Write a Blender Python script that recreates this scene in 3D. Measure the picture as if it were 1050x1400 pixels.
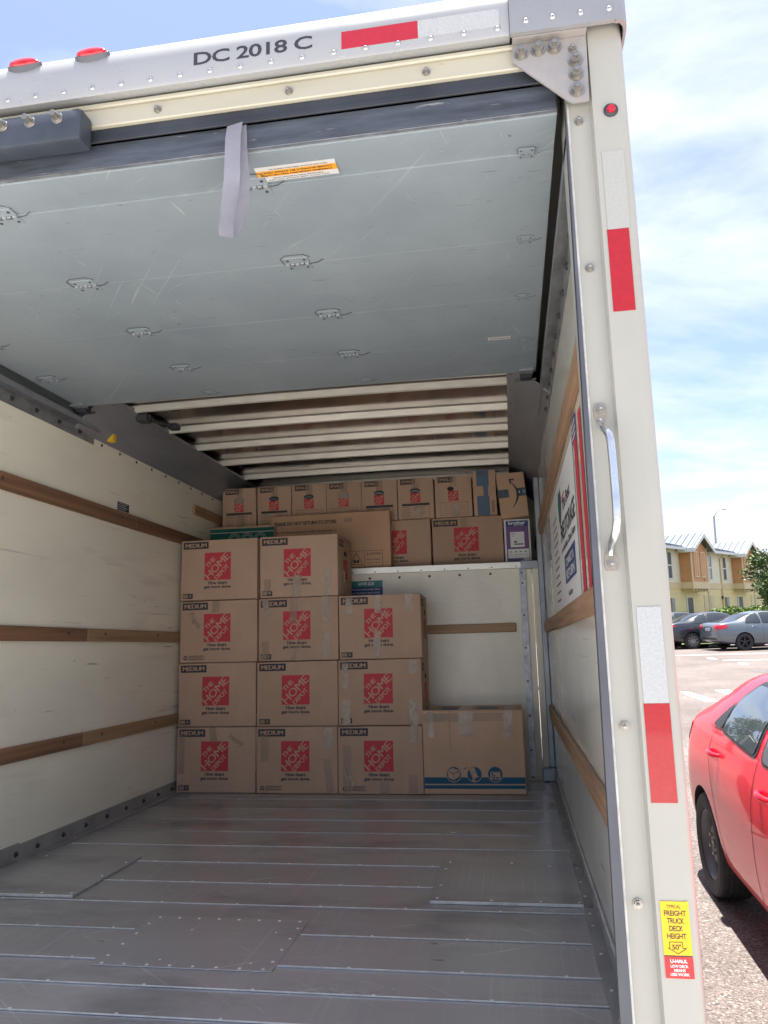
import bpy, bmesh, math, random
from math import radians, sin, cos, pi
from mathutils import Vector, Matrix
from mathutils.bvhtree import BVHTree

for _o in list(bpy.data.objects):
    bpy.data.objects.remove(_o)
SC = bpy.context.scene
COL = SC.collection
RND = random.Random(7)

# ------------------------------------------------------------------ camera
# TRUCK FRAME: x right, y into the truck, z up (deck normal), metres, origin at the lens.
# The truck stands nose down by SLOPE on the level ground; TR takes the truck frame to the world.
SLOPE, EYE = 0.045, 1.77
_n = math.sqrt(1 + SLOPE * SLOPE)
TR = Matrix(((1, 0, 0, 0), (0, 1 / _n, SLOPE / _n, 0), (0, -SLOPE / _n, 1 / _n, EYE / _n), (0, 0, 0, 1)))
FPX = 1060.0
yv = Vector(((701 - 525) / FPX, (882 - 700) / FPX, 1)).normalized()
zv = Vector(((373 - 525) / FPX, (-5415 - 700) / FPX, 1)).normalized()
zv = (zv - yv * zv.dot(yv)).normalized()
xv = yv.cross(zv)
cam_right = Vector((xv.x, yv.x, zv.x))
cam_down = Vector((xv.y, yv.y, zv.y))
cam_fwd = Vector((xv.z, yv.z, zv.z))
cm = Matrix.Identity(4)
for i in range(3):
    cm[i][0] = cam_right[i]
    cm[i][1] = -cam_down[i]
    cm[i][2] = -cam_fwd[i]
cam_data = bpy.data.cameras.new('camera')
cam_data.sensor_fit = 'HORIZONTAL'
cam_data.sensor_width = 36
cam_data.lens = 36 * FPX / 1050
cam_data.clip_start = 0.05
cam_data.clip_end = 3000
cam = bpy.data.objects.new('camera', cam_data)
COL.objects.link(cam)
cam.matrix_world = TR @ cm
SC.camera = cam

# ------------------------------------------------------------------ sky, sun, exposure
SUN_EL, SUN_AZ = radians(84), radians(8)      # azimuth measured from +Y towards +X
world = bpy.data.worlds.new('World')
SC.world = world
world.use_nodes = True
nt = world.node_tree
nt.nodes.clear()
N = nt.nodes.new
out = N('ShaderNodeOutputWorld')
bg = N('ShaderNodeBackground')
bg.inputs['Strength'].default_value = 0.047
sky = N('ShaderNodeTexSky')
sky.sky_type = 'NISHITA'
sky.sun_disc = False
sky.sun_elevation = SUN_EL
sky.sun_rotation = SUN_AZ
sky.air_density = 1.0
sky.dust_density = 1.2
sky.ozone_density = 1.0
tc = N('ShaderNodeTexCoord')
sep = N('ShaderNodeSeparateXYZ')
nt.links.new(tc.outputs['Generated'], sep.inputs[0])


def wmath(op, a, b=None, clamp=False):
    m = N('ShaderNodeMath')
    m.operation = op
    m.use_clamp = clamp
    for i, v in enumerate((a, b)):
        if v is None:
            continue
        if isinstance(v, (int, float)):
            m.inputs[i].default_value = v
        else:
            nt.links.new(v, m.inputs[i])
    return m.outputs[0]


zc = wmath('ADD', wmath('MAXIMUM', sep.outputs['Z'], 0.0), 0.16)
cxy = N('ShaderNodeCombineXYZ')
nt.links.new(wmath('DIVIDE', sep.outputs['X'], zc), cxy.inputs[0])
nt.links.new(wmath('DIVIDE', sep.outputs['Y'], zc), cxy.inputs[1])
cn = N('ShaderNodeTexNoise')
cn.inputs['Scale'].default_value = 1.1
cn.inputs['Detail'].default_value = 9
cn.inputs['Roughness'].default_value = 0.58
cn.inputs['Distortion'].default_value = 0.5
mp = N('ShaderNodeMapping')
mp.inputs['Location'].default_value = (8.91, 14.43, 0)
mp.inputs['Rotation'].default_value = (0, 0, 0.7)
mp.inputs['Scale'].default_value = (1.0, 1.5, 1)
nt.links.new(cxy.outputs[0], mp.inputs['Vector'])
nt.links.new(mp.outputs[0], cn.inputs['Vector'])
cr = N('ShaderNodeValToRGB')
cr.color_ramp.elements[0].position = 0.39
cr.color_ramp.elements[0].color = (0, 0, 0, 1)
cr.color_ramp.elements[1].position = 0.64
cr.color_ramp.elements[1].color = (1, 1, 1, 1)
nt.links.new(cn.outputs['Fac'], cr.inputs[0])
hz = wmath('SUBTRACT', 1.0, wmath('MULTIPLY', wmath('MAXIMUM', sep.outputs['Z'], 0.0), 4.2), True)
hz = wmath('MULTIPLY', hz, 0.75)
cf = wmath('MAXIMUM', wmath('ADD', wmath('MULTIPLY', cr.outputs[0], 0.62), 0.17), hz)
mix = N('ShaderNodeMix')
mix.data_type = 'RGBA'
nt.links.new(cf, mix.inputs['Factor'])
tint = N('ShaderNodeMix')
tint.data_type = 'RGBA'
tint.blend_type = 'MULTIPLY'
tint.inputs['Factor'].default_value = 1.0
tint.inputs['B'].default_value = (0.46, 0.50, 0.62, 1)
nt.links.new(sky.outputs[0], tint.inputs['A'])
nt.links.new(tint.outputs['Result'], mix.inputs['A'])
mix.inputs['B'].default_value = (3.1, 3.2, 3.35, 1)
nt.links.new(mix.outputs['Result'], bg.inputs['Color'])
nt.links.new(bg.outputs[0], out.inputs[0])

sun_data = bpy.data.lights.new('sun', 'SUN')
sun_data.energy = 2.0
sun_data.angle = radians(0.6)
sun_data.color = (1.0, 0.95, 0.87)
sun = bpy.data.objects.new('sun', sun_data)
COL.objects.link(sun)
sdir = Vector((sin(SUN_AZ) * cos(SUN_EL), cos(SUN_AZ) * cos(SUN_EL), sin(SUN_EL)))
sun.rotation_euler = sdir.to_track_quat('Z', 'Y').to_euler()
sun.location = sdir * 60

SC.view_settings.view_transform = 'Standard'
SC.view_settings.look = 'None'
SC.view_settings.gamma = 1
SC.view_settings.use_curve_mapping = False
SC.view_settings.exposure = 3.15
SC.render.engine = 'CYCLES'
SC.cycles.max_bounces = 12
SC.cycles.diffuse_bounces = 8
SC.cycles.glossy_bounces = 5
SC.cycles.transparent_max_bounces = 12
SC.cycles.use_denoising = True
SC.cycles.caustics_reflective = False
SC.cycles.caustics_refractive = False
SC.cycles.sample_clamp_indirect = 6


# ------------------------------------------------------------------ materials
def mat(name, col, rough=0.5, metal=0.0, var=0.0, vscale=(3, 3, 3), bump=0.0, bscale=(60, 60, 60), coat=0.0,
        spec=0.5, rvar=0.0, alpha=1.0, rnd=0.0, col2=None, specks=None, detail=5, emit=None):
    m = bpy.data.materials.new(name)
    m.use_nodes = True
    t = m.node_tree
    p = t.nodes['Principled BSDF']
    L = t.links.new
    p.inputs['Base Color'].default_value = (*col, 1)
    p.inputs['Roughness'].default_value = rough
    p.inputs['Metallic'].default_value = metal
    p.inputs['Specular IOR Level'].default_value = spec
    p.inputs['Coat Weight'].default_value = coat
    p.inputs['Coat Roughness'].default_value = 0.04
    p.inputs['Alpha'].default_value = alpha
    co = t.nodes.new('ShaderNodeTexCoord')
    last = None

    def noise(scale, d=detail, off=0.0, rot=0.0):
        mpn = t.nodes.new('ShaderNodeMapping')
        mpn.inputs['Scale'].default_value = scale
        mpn.inputs['Location'].default_value = (off, off * 1.3, off * .7)
        if rot:
            mr_ = t.nodes.new('ShaderNodeMapping')
            mr_.inputs['Rotation'].default_value = (0, 0, rot)
            L(co.outputs['Object'], mr_.inputs['Vector'])
            L(mr_.outputs[0], mpn.inputs['Vector'])
        else:
            L(co.outputs['Object'], mpn.inputs['Vector'])
        nz = t.nodes.new('ShaderNodeTexNoise')
        nz.inputs['Scale'].default_value = 1
        nz.inputs['Detail'].default_value = d
        nz.inputs['Roughness'].default_value = 0.6
        L(mpn.outputs[0], nz.inputs['Vector'])
        return nz.outputs['Fac']
    if var or col2 or rnd or specks:
        rp = t.nodes.new('ShaderNodeValToRGB')
        a = [c * (1 - var) for c in col]
        b = list(col2) if col2 else [min(1, c * (1 + var)) for c in col]
        rp.color_ramp.elements[0].position = 0.32
        rp.color_ramp.elements[1].position = 0.68
        rp.color_ramp.elements[0].color = (*a, 1)
        rp.color_ramp.elements[1].color = (*b, 1)
        L(noise(vscale), rp.inputs[0])
        last = rp.outputs[0]
        if specks:                      # (colour, scale, threshold) dirt marks and scratches
            for (scol, sscale, thr, *wd_) in specks:
                f = noise(sscale, 4, 5.3 + 3.1 * thr, wd_[1] if len(wd_) > 1 else 0.0)
                mr = t.nodes.new('ShaderNodeMapRange')
                mr.inputs['From Min'].default_value = thr
                mr.inputs['From Max'].default_value = thr + (wd_[0] if wd_ else 0.04)
                L(f, mr.inputs['Value'])
                mx = t.nodes.new('ShaderNodeMix')
                mx.data_type = 'RGBA'
                L(mr.outputs[0], mx.inputs['Factor'])
                L(last, mx.inputs['A'])
                mx.inputs['B'].default_value = (*scol, 1)
                last = mx.outputs['Result']
        if rnd:
            oi = t.nodes.new('ShaderNodeObjectInfo')
            hs = t.nodes.new('ShaderNodeHueSaturation')
            mr = t.nodes.new('ShaderNodeMapRange')
            mr.inputs['To Min'].default_value = 1 - rnd
            mr.inputs['To Max'].default_value = 1 + rnd
            L(oi.outputs['Random'], mr.inputs['Value'])
            L(mr.outputs[0], hs.inputs['Value'])
            L(last, hs.inputs['Color'])
            last = hs.outputs[0]
        L(last, p.inputs['Base Color'])
    if rvar:
        mr = t.nodes.new('ShaderNodeMapRange')
        mr.inputs['From Min'].default_value = 0.3
        mr.inputs['From Max'].default_value = 0.7
        mr.inputs['To Min'].default_value = max(0.02, rough - rvar)
        mr.inputs['To Max'].default_value = min(1, rough + rvar)
        L(noise(tuple(s * 1.7 for s in vscale), 5, 2.1), mr.inputs['Value'])
        L(mr.outputs[0], p.inputs['Roughness'])
    if bump:
        bp = t.nodes.new('ShaderNodeBump')
        bp.inputs['Strength'].default_value = bump
        bp.inputs['Distance'].default_value = 0.004
        L(noise(bscale, 3, 1.7), bp.inputs['Height'])
        L(bp.outputs[0], p.inputs['Normal'])
    if emit:
        p.inputs['Emission Color'].default_value = (*col, 1)
        p.inputs['Emission Strength'].default_value = emit
    return m


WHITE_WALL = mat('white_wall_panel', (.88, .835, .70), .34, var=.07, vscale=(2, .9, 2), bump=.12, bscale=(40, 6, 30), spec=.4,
                 specks=[((.33, .28, .22), (26, 19, 26), .72), ((.62, .57, .49), (4, 1.0, 60), .67, .08), ((.66, .62, .54), (5, .7, 5), .58, .2), ((.5, .46, .40), (5, 2.0, 46), .675), ((.38, .34, .28), (60, 14, 60), .745)])
WALL_R = mat('glossy_wall_panel', (.80, .78, .70), .10, var=.05, vscale=(2, 1.2, 2), spec=.6, rvar=.03,
             specks=[((.42, .40, .36), (9, 1.6, 34), .68)])
BULK = mat('bulkhead_panel', (.88, .84, .72), .27, var=.08, vscale=(3, 3, 1.5), bump=.55, bscale=(26, 26, 120), spec=.5)
WOOD_D = mat('dark_wood', (.20, .098, .055), .55, var=.35, vscale=(14, .9, 30), col2=(.31, .165, .092), bump=.2, bscale=(60, 5, 160))
WOOD_L = mat('pale_wood', (.33, .20, .105), .55, var=.22, vscale=(14, .9, 30), col2=(.44, .29, .16), bump=.2, bscale=(60, 5, 160))
WOOD_O = mat('orange_wood', (.33, .18, .10), .55, var=.3, vscale=(14, .9, 30), col2=(.45, .28, .17), bump=.25, bscale=(60, 5, 160))
WOOD_X = mat('bulkhead_wood', (.38, .22, .10), .5, var=.2, vscale=(1.2, 14, 34), col2=(.47, .30, .16), bump=.2, bscale=(5, 60, 160))
ALU_FLOOR = mat('worn_floor_aluminium', (.46, .455, .465), .24, .45, var=.06, vscale=(.9, 2.0, 3), col2=(.52, .515, .525), rvar=.035,
                rnd=.09, detail=4, specks=[((.58, .575, .58), (110, 1.4, 5), .58, .2), ((.58, .575, .58), (1.4, 150, 5), .58, .2), ((.74, .735, .74), (2.2, 130, 5), .675, .05, .7), ((.74, .735, .74), (2.0, 120, 5), .67, .05, -.5),
                                   ((.26, .255, .265), (1.4, 2.6, 2), .54, .22), ((.20, .195, .20), (7, 22, 5), .715, .05), ((.78, .78, .78), (60, 60, 60), .755, .03)])
ALU_EDGE = mat('bare_aluminium_edge', (.60, .585, .57), .55, .1, var=.2, vscale=(25, 25, 25))
ALU_KICK = mat('kick_plate_steel', (.33, .32, .315), .42, .2, var=.25, vscale=(7, 5, 7), rvar=.1)
DOOR_GREY = mat('grey_door_paint', (.255, .305, .35), .42, var=.12, vscale=(1.6, 1.6, 1), col2=(.295, .345, .385), bump=.10, bscale=(9, 9, 9), rvar=.08,
                specks=[((.36, .40, .43), (1.3, 70, 20), .66, .06, .9), ((.37, .41, .44), (1.6, 90, 20), .665, .06, .55), ((.40, .44, .45), (60, 3, 20), .68, .04, .2), ((.12, .145, .17), (30, 60, 20), .69, .04),
                        ((.15, .175, .20), (8, 90, 20), .675, .05), ((.46, .49, .50), (70, 70, 20), .745, .03), ((.42, .36, .29), (9, 16, 5), .745, .03)])
DOOR_EDGE = mat('door_bottom_bar', (.055, .065, .085), .55, var=.4, vscale=(6, 6, 40), specks=[((.30, .30, .30), (10, 14, 90), .66, .08)])
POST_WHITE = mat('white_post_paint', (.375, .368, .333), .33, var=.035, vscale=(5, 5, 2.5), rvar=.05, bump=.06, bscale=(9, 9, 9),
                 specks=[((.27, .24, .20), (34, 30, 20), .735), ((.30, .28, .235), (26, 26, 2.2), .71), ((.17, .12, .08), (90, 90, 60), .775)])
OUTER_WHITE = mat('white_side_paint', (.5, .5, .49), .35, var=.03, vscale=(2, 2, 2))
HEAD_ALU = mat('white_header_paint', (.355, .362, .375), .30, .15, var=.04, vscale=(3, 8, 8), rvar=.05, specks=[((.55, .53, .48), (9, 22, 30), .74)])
CAP_ALU = mat('corner_cap_aluminium', (.32, .325, .335), .34, .35, var=.06, vscale=(6, 6, 6), rvar=.06)
CREAM = mat('cream_rail_paint', (.43, .41, .335), .38, var=.06, vscale=(3, 9, 14), specks=[((.42, .35, .26), (8, 24, 40), .70)])
RUBBER = mat('black_rubber', (.028, .032, .042), .55, var=.3, vscale=(5, 8, 8))
SEAL_GREY = mat('grey_seal_rubber', (.085, .09, .112), .5, var=.2, vscale=(8, 8, 3))
PLASTIC_DK = mat('dark_bumper_plastic', (.045, .055, .075), .42, var=.2, vscale=(8, 8, 8), bump=.1, bscale=(40, 40, 40))
GALV = mat('galvanised_steel', (.33, .34, .36), .42, .75, var=.25, vscale=(20, 9, 20), rvar=.1)
GALV_DK = mat('header_rail_steel', (.29, .31, .34), .42, .5, var=.15, vscale=(6, 1.0, 6), rvar=.07)
ROOF_ALU = mat('roof_aluminium', (.30, .26, .24), .16, .95, var=.15, vscale=(3, 1.5, 2), rvar=.05, bump=.03, bscale=(5, 5, 5))
BOW_ALU = mat('roof_bow_aluminium', (.90, .88, .80), .38, .35, var=.10, vscale=(5, 20, 20), specks=[((.45, .42, .36), (40, 40, 40), .72)])
STEEL = mat('zinc_bolt_steel', (.36, .34, .31), .35, .85, var=.2, vscale=(60, 60, 60))
STEEL_DK = mat('dark_screw_steel', (.07, .07, .07), .4, .6)
RIVET = mat('rivet_aluminium', (.50, .50, .50), .3, .6)
CHROME = mat('handle_chrome', (.74, .74, .75), .2, .95, var=.1, vscale=(10, 10, 22), rvar=.06, specks=[((.45, .30, .16), (20, 20, 12), .72)])
GUSSET = mat('gusset_steel_paint', (.36, .335, .325), .4, .25, var=.09, vscale=(12, 12, 12), specks=[((.40, .33, .27), (30, 30, 30), .73)])
PAD = mat('worn_handle_foot', (.36, .31, .26), .45, .4, var=.25, vscale=(40, 40, 40))
YELLOW = mat('yellow_plastic', (.75, .48, .02), .4)
STRAP = mat('grey_strap_webbing', (.245, .245, .29), .75, var=.10, vscale=(10, 10, 10), bump=.3, bscale=(260, 260, 260))
RED_TAPE = mat('red_reflective_tape', (.38, .0025, .009), .28, var=.12, vscale=(160, 160, 160), coat=.4, bump=.06, bscale=(230, 230, 230))
RED_TAPE2 = mat('pinkish_red_reflective_tape', (.42, .008, .025), .3, var=.08, vscale=(160, 160, 160), coat=.4)
WHITE_TAPE = mat('white_reflective_tape', (.42, .43, .44), .3, var=.10, vscale=(190, 190, 190), coat=.3, bump=.06, bscale=(230, 230, 230))
WHITE_TAPE_OLD = mat('faded_white_reflective_tape', (.385, .385, .365), .3, var=.06, vscale=(190, 190, 190), coat=.2, bump=.2, bscale=(230, 230, 230))
LENS_RED = mat('red_lamp_lens', (.45, .005, .02), .1, coat=.6, var=.2, vscale=(80, 200, 80))
CARD = mat('cardboard', (.53, .358, .258), .72, var=.07, vscale=(5, 5, 2), bump=.12, bscale=(240, 240, 8), rnd=.06, spec=.25,
           specks=[((.60, .40, .285), (7, 7, 60), .70)])
CARD_W = mat('warm_cardboard', (.60, .375, .235), .7, var=.06, vscale=(5, 5, 3), bump=.12, bscale=(240, 240, 8), spec=.25)
CARD_M = mat('tan_cardboard', (.58, .385, .26), .72, var=.07, vscale=(5, 5, 2), bump=.15, bscale=(240, 240, 8), spec=.25)
CARD_PRINT = mat('cardboard_letter', (.54, .35, .24), .72, spec=.25)
INK_RED = mat('red_print', (.55, .05, .07), .6, var=.08, vscale=(60, 60, 60), spec=.3)
INK_DK = mat('dark_print', (.042, .042, .055), .6, spec=.3)
INK_MID = mat('grey_print', (.11, .095, .085), .6, spec=.3)
INK_BLUE = mat('blue_print', (.010, .088, .16), .55, spec=.3)
INK_SLATE = mat('slate_blue_print', (.11, .17, .26), .6, spec=.3)
INK_GREEN = mat('green_print', (.012, .13, .105), .55, spec=.3)
INK_PURPLE = mat('purple_print', (.16, .07, .24), .45)
INK_NAVY = mat('navy_print', (.012, .05, .20), .45)
PAPER = mat('white_paper', (.62, .61, .60), .5)
PAPER_B = mat('bright_white_print', (.80, .80, .80), .45)
TAPE = mat('clear_packing_tape', (.56, .45, .35), .16, alpha=.50, var=.2, vscale=(40, 40, 40), col2=(.66, .56, .46), bump=.8, bscale=(70, 70, 160), coat=.5)
TAPE2 = mat('frosted_packing_tape', (.46, .34, .25), .3, alpha=.38, bump=.4, bscale=(60, 60, 160), coat=.2)
PAPER_TAPE = mat('dark_printed_tape', (.035, .075, .10), .35, var=.2, vscale=(60, 60, 60))
STICKER_Y = mat('yellow_sticker', (.80, .50, .005), .4)
STICKER_O = mat('orange_sticker', (.78, .34, .03), .45)
STICKER_R = mat('red_sticker', (.72, .02, .025), .4)
TEAL = mat('teal_sticker', (.01, .19, .17), .4)
SHADOW_HOLE = mat('painted_hole_shade', (.03, .025, .022), .9)  # flat dark colour standing in for the shade inside a hand hole
PAINT_RED = mat('red_car_paint', (.80, .008, .03), .4, .0, coat=.6, spec=.3)
PAINT_GREY = mat('blue_grey_car_paint', (.135, .165, .19), .3, .45, coat=1.0)
PAINT_BLACK = mat('black_car_paint', (.022, .026, .036), .3, .2, coat=1.0)
PAINT_NAVY = mat('dark_navy_car_paint', (.03, .038, .052), .3, .2, coat=1.0)
GLASS_DK = mat('tinted_car_glass', (.018, .024, .03), .02, spec=1.0, coat=.0)
GLASS_MIRROR = mat('reflective_car_glass', (.05, .065, .075), .015, spec=1.0, coat=.6)
TRIM_BLK = mat('black_car_trim', (.022, .024, .028), .4)
TYRE = mat('tyre_rubber', (.028, .028, .031), .75, var=.2, vscale=(20, 20, 20), bump=.2, bscale=(60, 60, 60))
RIM_STEEL = mat('dark_steel_wheel', (.11, .11, .12), .42, .6)
RIM_SILVER = mat('silver_wheel_cover', (.55, .55, .57), .3, .7)
RIM_BLACK = mat('black_alloy_wheel', (.035, .035, .04), .3, .5)
WELL = mat('wheel_well_black', (.012, .012, .013), .9)
PLATE = mat('number_plate', (.55, .60, .66), .4)
SIDING_Y = mat('yellow_siding', (.80, .63, .33), .65, var=.05, vscale=(.6, .6, 4))
SIDING_C = mat('cream_siding', (.80, .74, .58), .65, var=.05, vscale=(.6, .6, 4))
SIDING_W = mat('offwhite_siding', (.70, .66, .58), .65, var=.05, vscale=(.6, .6, 4))
SIDING_O = mat('orange_siding', (.60, .30, .13), .65, var=.06, vscale=(.6, .6, 4))
SIDING_P = mat('salmon_red_siding', (.55, .14, .13), .65, var=.05, vscale=(.6, .6, 4))
BAND_T = mat('tan_band_board', (.70, .55, .33), .6, var=.05, vscale=(2, 2, 2))
TRIM_W = mat('white_house_trim', (.74, .73, .70), .5)
ROOF_MET = mat('pale_metal_roof', (.13, .155, .19), .4, .3, var=.06, vscale=(.7, .7, .7))
GLASS_H = mat('house_window_glass', (.10, .13, .15), .06, spec=.8)
DOOR_DK = mat('dark_house_door', (.05, .05, .055), .5)
GREY_BOX = mat('grey_meter_box', (.30, .29, .27), .5)
LEAF = mat('green_leaves', (.045, .085, .022), .5, var=.35, vscale=(1.5, 1.5, 1.5), col2=(.10, .155, .045), spec=.4)
LEAF_HEDGE = mat('bright_hedge_leaves', (.075, .14, .018), .5, var=.3, vscale=(3, 3, 3), col2=(.15, .22, .04), spec=.4)
BARK = mat('tree_bark', (.11, .085, .065), .9, var=.3, vscale=(8, 8, 2), bump=.6, bscale=(20, 20, 5))
LAMP_GREY = mat('lamp_post_grey', (.36, .37, .38), .45, .4)
LINE_WHITE = mat('white_road_paint', (.74, .73, .70), .6, var=.06, vscale=(9, 9, 9))
CONC = mat('kerb_concrete', (.38, .36, .33), .85, var=.1, vscale=(5, 5, 5), bump=.3, bscale=(50, 50, 50))


def asphalt_material():
    m = bpy.data.materials.new('speckled_asphalt')
    m.use_nodes = True
    t = m.node_tree
    L = t.links.new
    p = t.nodes['Principled BSDF']
    p.inputs['Roughness'].default_value = .85
    co = t.nodes.new('ShaderNodeTexCoord')
    vo = t.nodes.new('ShaderNodeTexVoronoi')
    vo.inputs['Scale'].default_value = 105
    L(co.outputs['Object'], vo.inputs['Vector'])
    sp = t.nodes.new('ShaderNodeSeparateColor')
    L(vo.outputs['Color'], sp.inputs[0])
    rp = t.nodes.new('ShaderNodeValToRGB')
    e = rp.color_ramp.elements
    e[0].position = 0
    e[0].color = (.05, .042, .039, 1)
    e[1].position = 1
    e[1].color = (.29, .243, .225, 1)
    for pos, c in ((.3, (.105, .087, .081)), (.62, (.135, .111, .103)), (.88, (.165, .136, .126))):
        k = e.new(pos)
        k.color = (*c, 1)
    L(sp.outputs[0], rp.inputs[0])
    nz = t.nodes.new('ShaderNodeTexNoise')
    nz.inputs['Scale'].default_value = .55
    nz.inputs['Detail'].default_value = 7
    nz.inputs['Roughness'].default_value = .65
    L(co.outputs['Object'], nz.inputs['Vector'])
    mr = t.nodes.new('ShaderNodeMapRange')
    mr.inputs['From Min'].default_value = .3
    mr.inputs['From Max'].default_value = .7
    mr.inputs['To Min'].default_value = .66
    mr.inputs['To Max'].default_value = 1.2
    L(nz.outputs['Fac'], mr.inputs['Value'])
    hs = t.nodes.new('ShaderNodeHueSaturation')
    L(rp.outputs[0], hs.inputs['Color'])
    L(mr.outputs[0], hs.inputs['Value'])
    n2 = t.nodes.new('ShaderNodeTexNoise')
    n2.inputs['Scale'].default_value = 1.9
    n2.inputs['Detail'].default_value = 4
    L(co.outputs['Object'], n2.inputs['Vector'])
    m2 = t.nodes.new('ShaderNodeMapRange')
    m2.inputs['From Min'].default_value = .64
    m2.inputs['From Max'].default_value = .72
    m2.inputs['To Max'].default_value = .55
    L(n2.outputs['Fac'], m2.inputs['Value'])
    mx = t.nodes.new('ShaderNodeMix')
    mx.data_type = 'RGBA'
    L(m2.outputs[0], mx.inputs['Factor'])
    L(hs.outputs[0], mx.inputs['A'])
    mx.inputs['B'].default_value = (.06, .055, .055, 1)
    L(mx.outputs['Result'], p.inputs['Base Color'])
    bp = t.nodes.new('ShaderNodeBump')
    bp.inputs['Strength'].default_value = .6
    bp.inputs['Distance'].default_value = .006
    L(vo.outputs['Distance'], bp.inputs['Height'])
    L(bp.outputs[0], p.inputs['Normal'])
    return m


ASPHALT = asphalt_material()
ASPHALT_DARK = mat('dark_asphalt_patch', (.085, .08, .08), .85, var=.2, vscale=(3, 3, 3), bump=.4, bscale=(50, 50, 50))


BOUNCE_PALE = mat('pale_bounce_sheet', (.52, .50, .47), .8, var=.08, vscale=(1.2, 1.2, 1), bump=.3, bscale=(40, 40, 40))  # pale tone for the added sheet that bounces sunlight into the truck


# ------------------------------------------------------------------ mesh builder
_txt = {}


def text_mesh(body, bold=0.0, shear=0.0):
    k = (body, bold, shear)
    if k not in _txt:
        c = bpy.data.curves.new('lettering', 'FONT')
        c.body = body
        c.size = 1
        c.offset = bold
        c.shear = shear
        c.align_x = 'CENTER'
        c.resolution_u = 3
        c.space_character = .93
        o = bpy.data.objects.new('lettering', c)
        m = o.to_mesh()
        v = [(q.co.x, q.co.y) for q in m.vertices]
        f = [tuple(q.vertices) for q in m.polygons]
        o.to_mesh_clear()
        bpy.data.objects.remove(o)
        bpy.data.curves.remove(c)
        xs = [a[0] for a in v]
        ys = [a[1] for a in v]
        _txt[k] = (v, f, min(xs), max(xs), min(ys), max(ys))
    return _txt[k]


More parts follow.
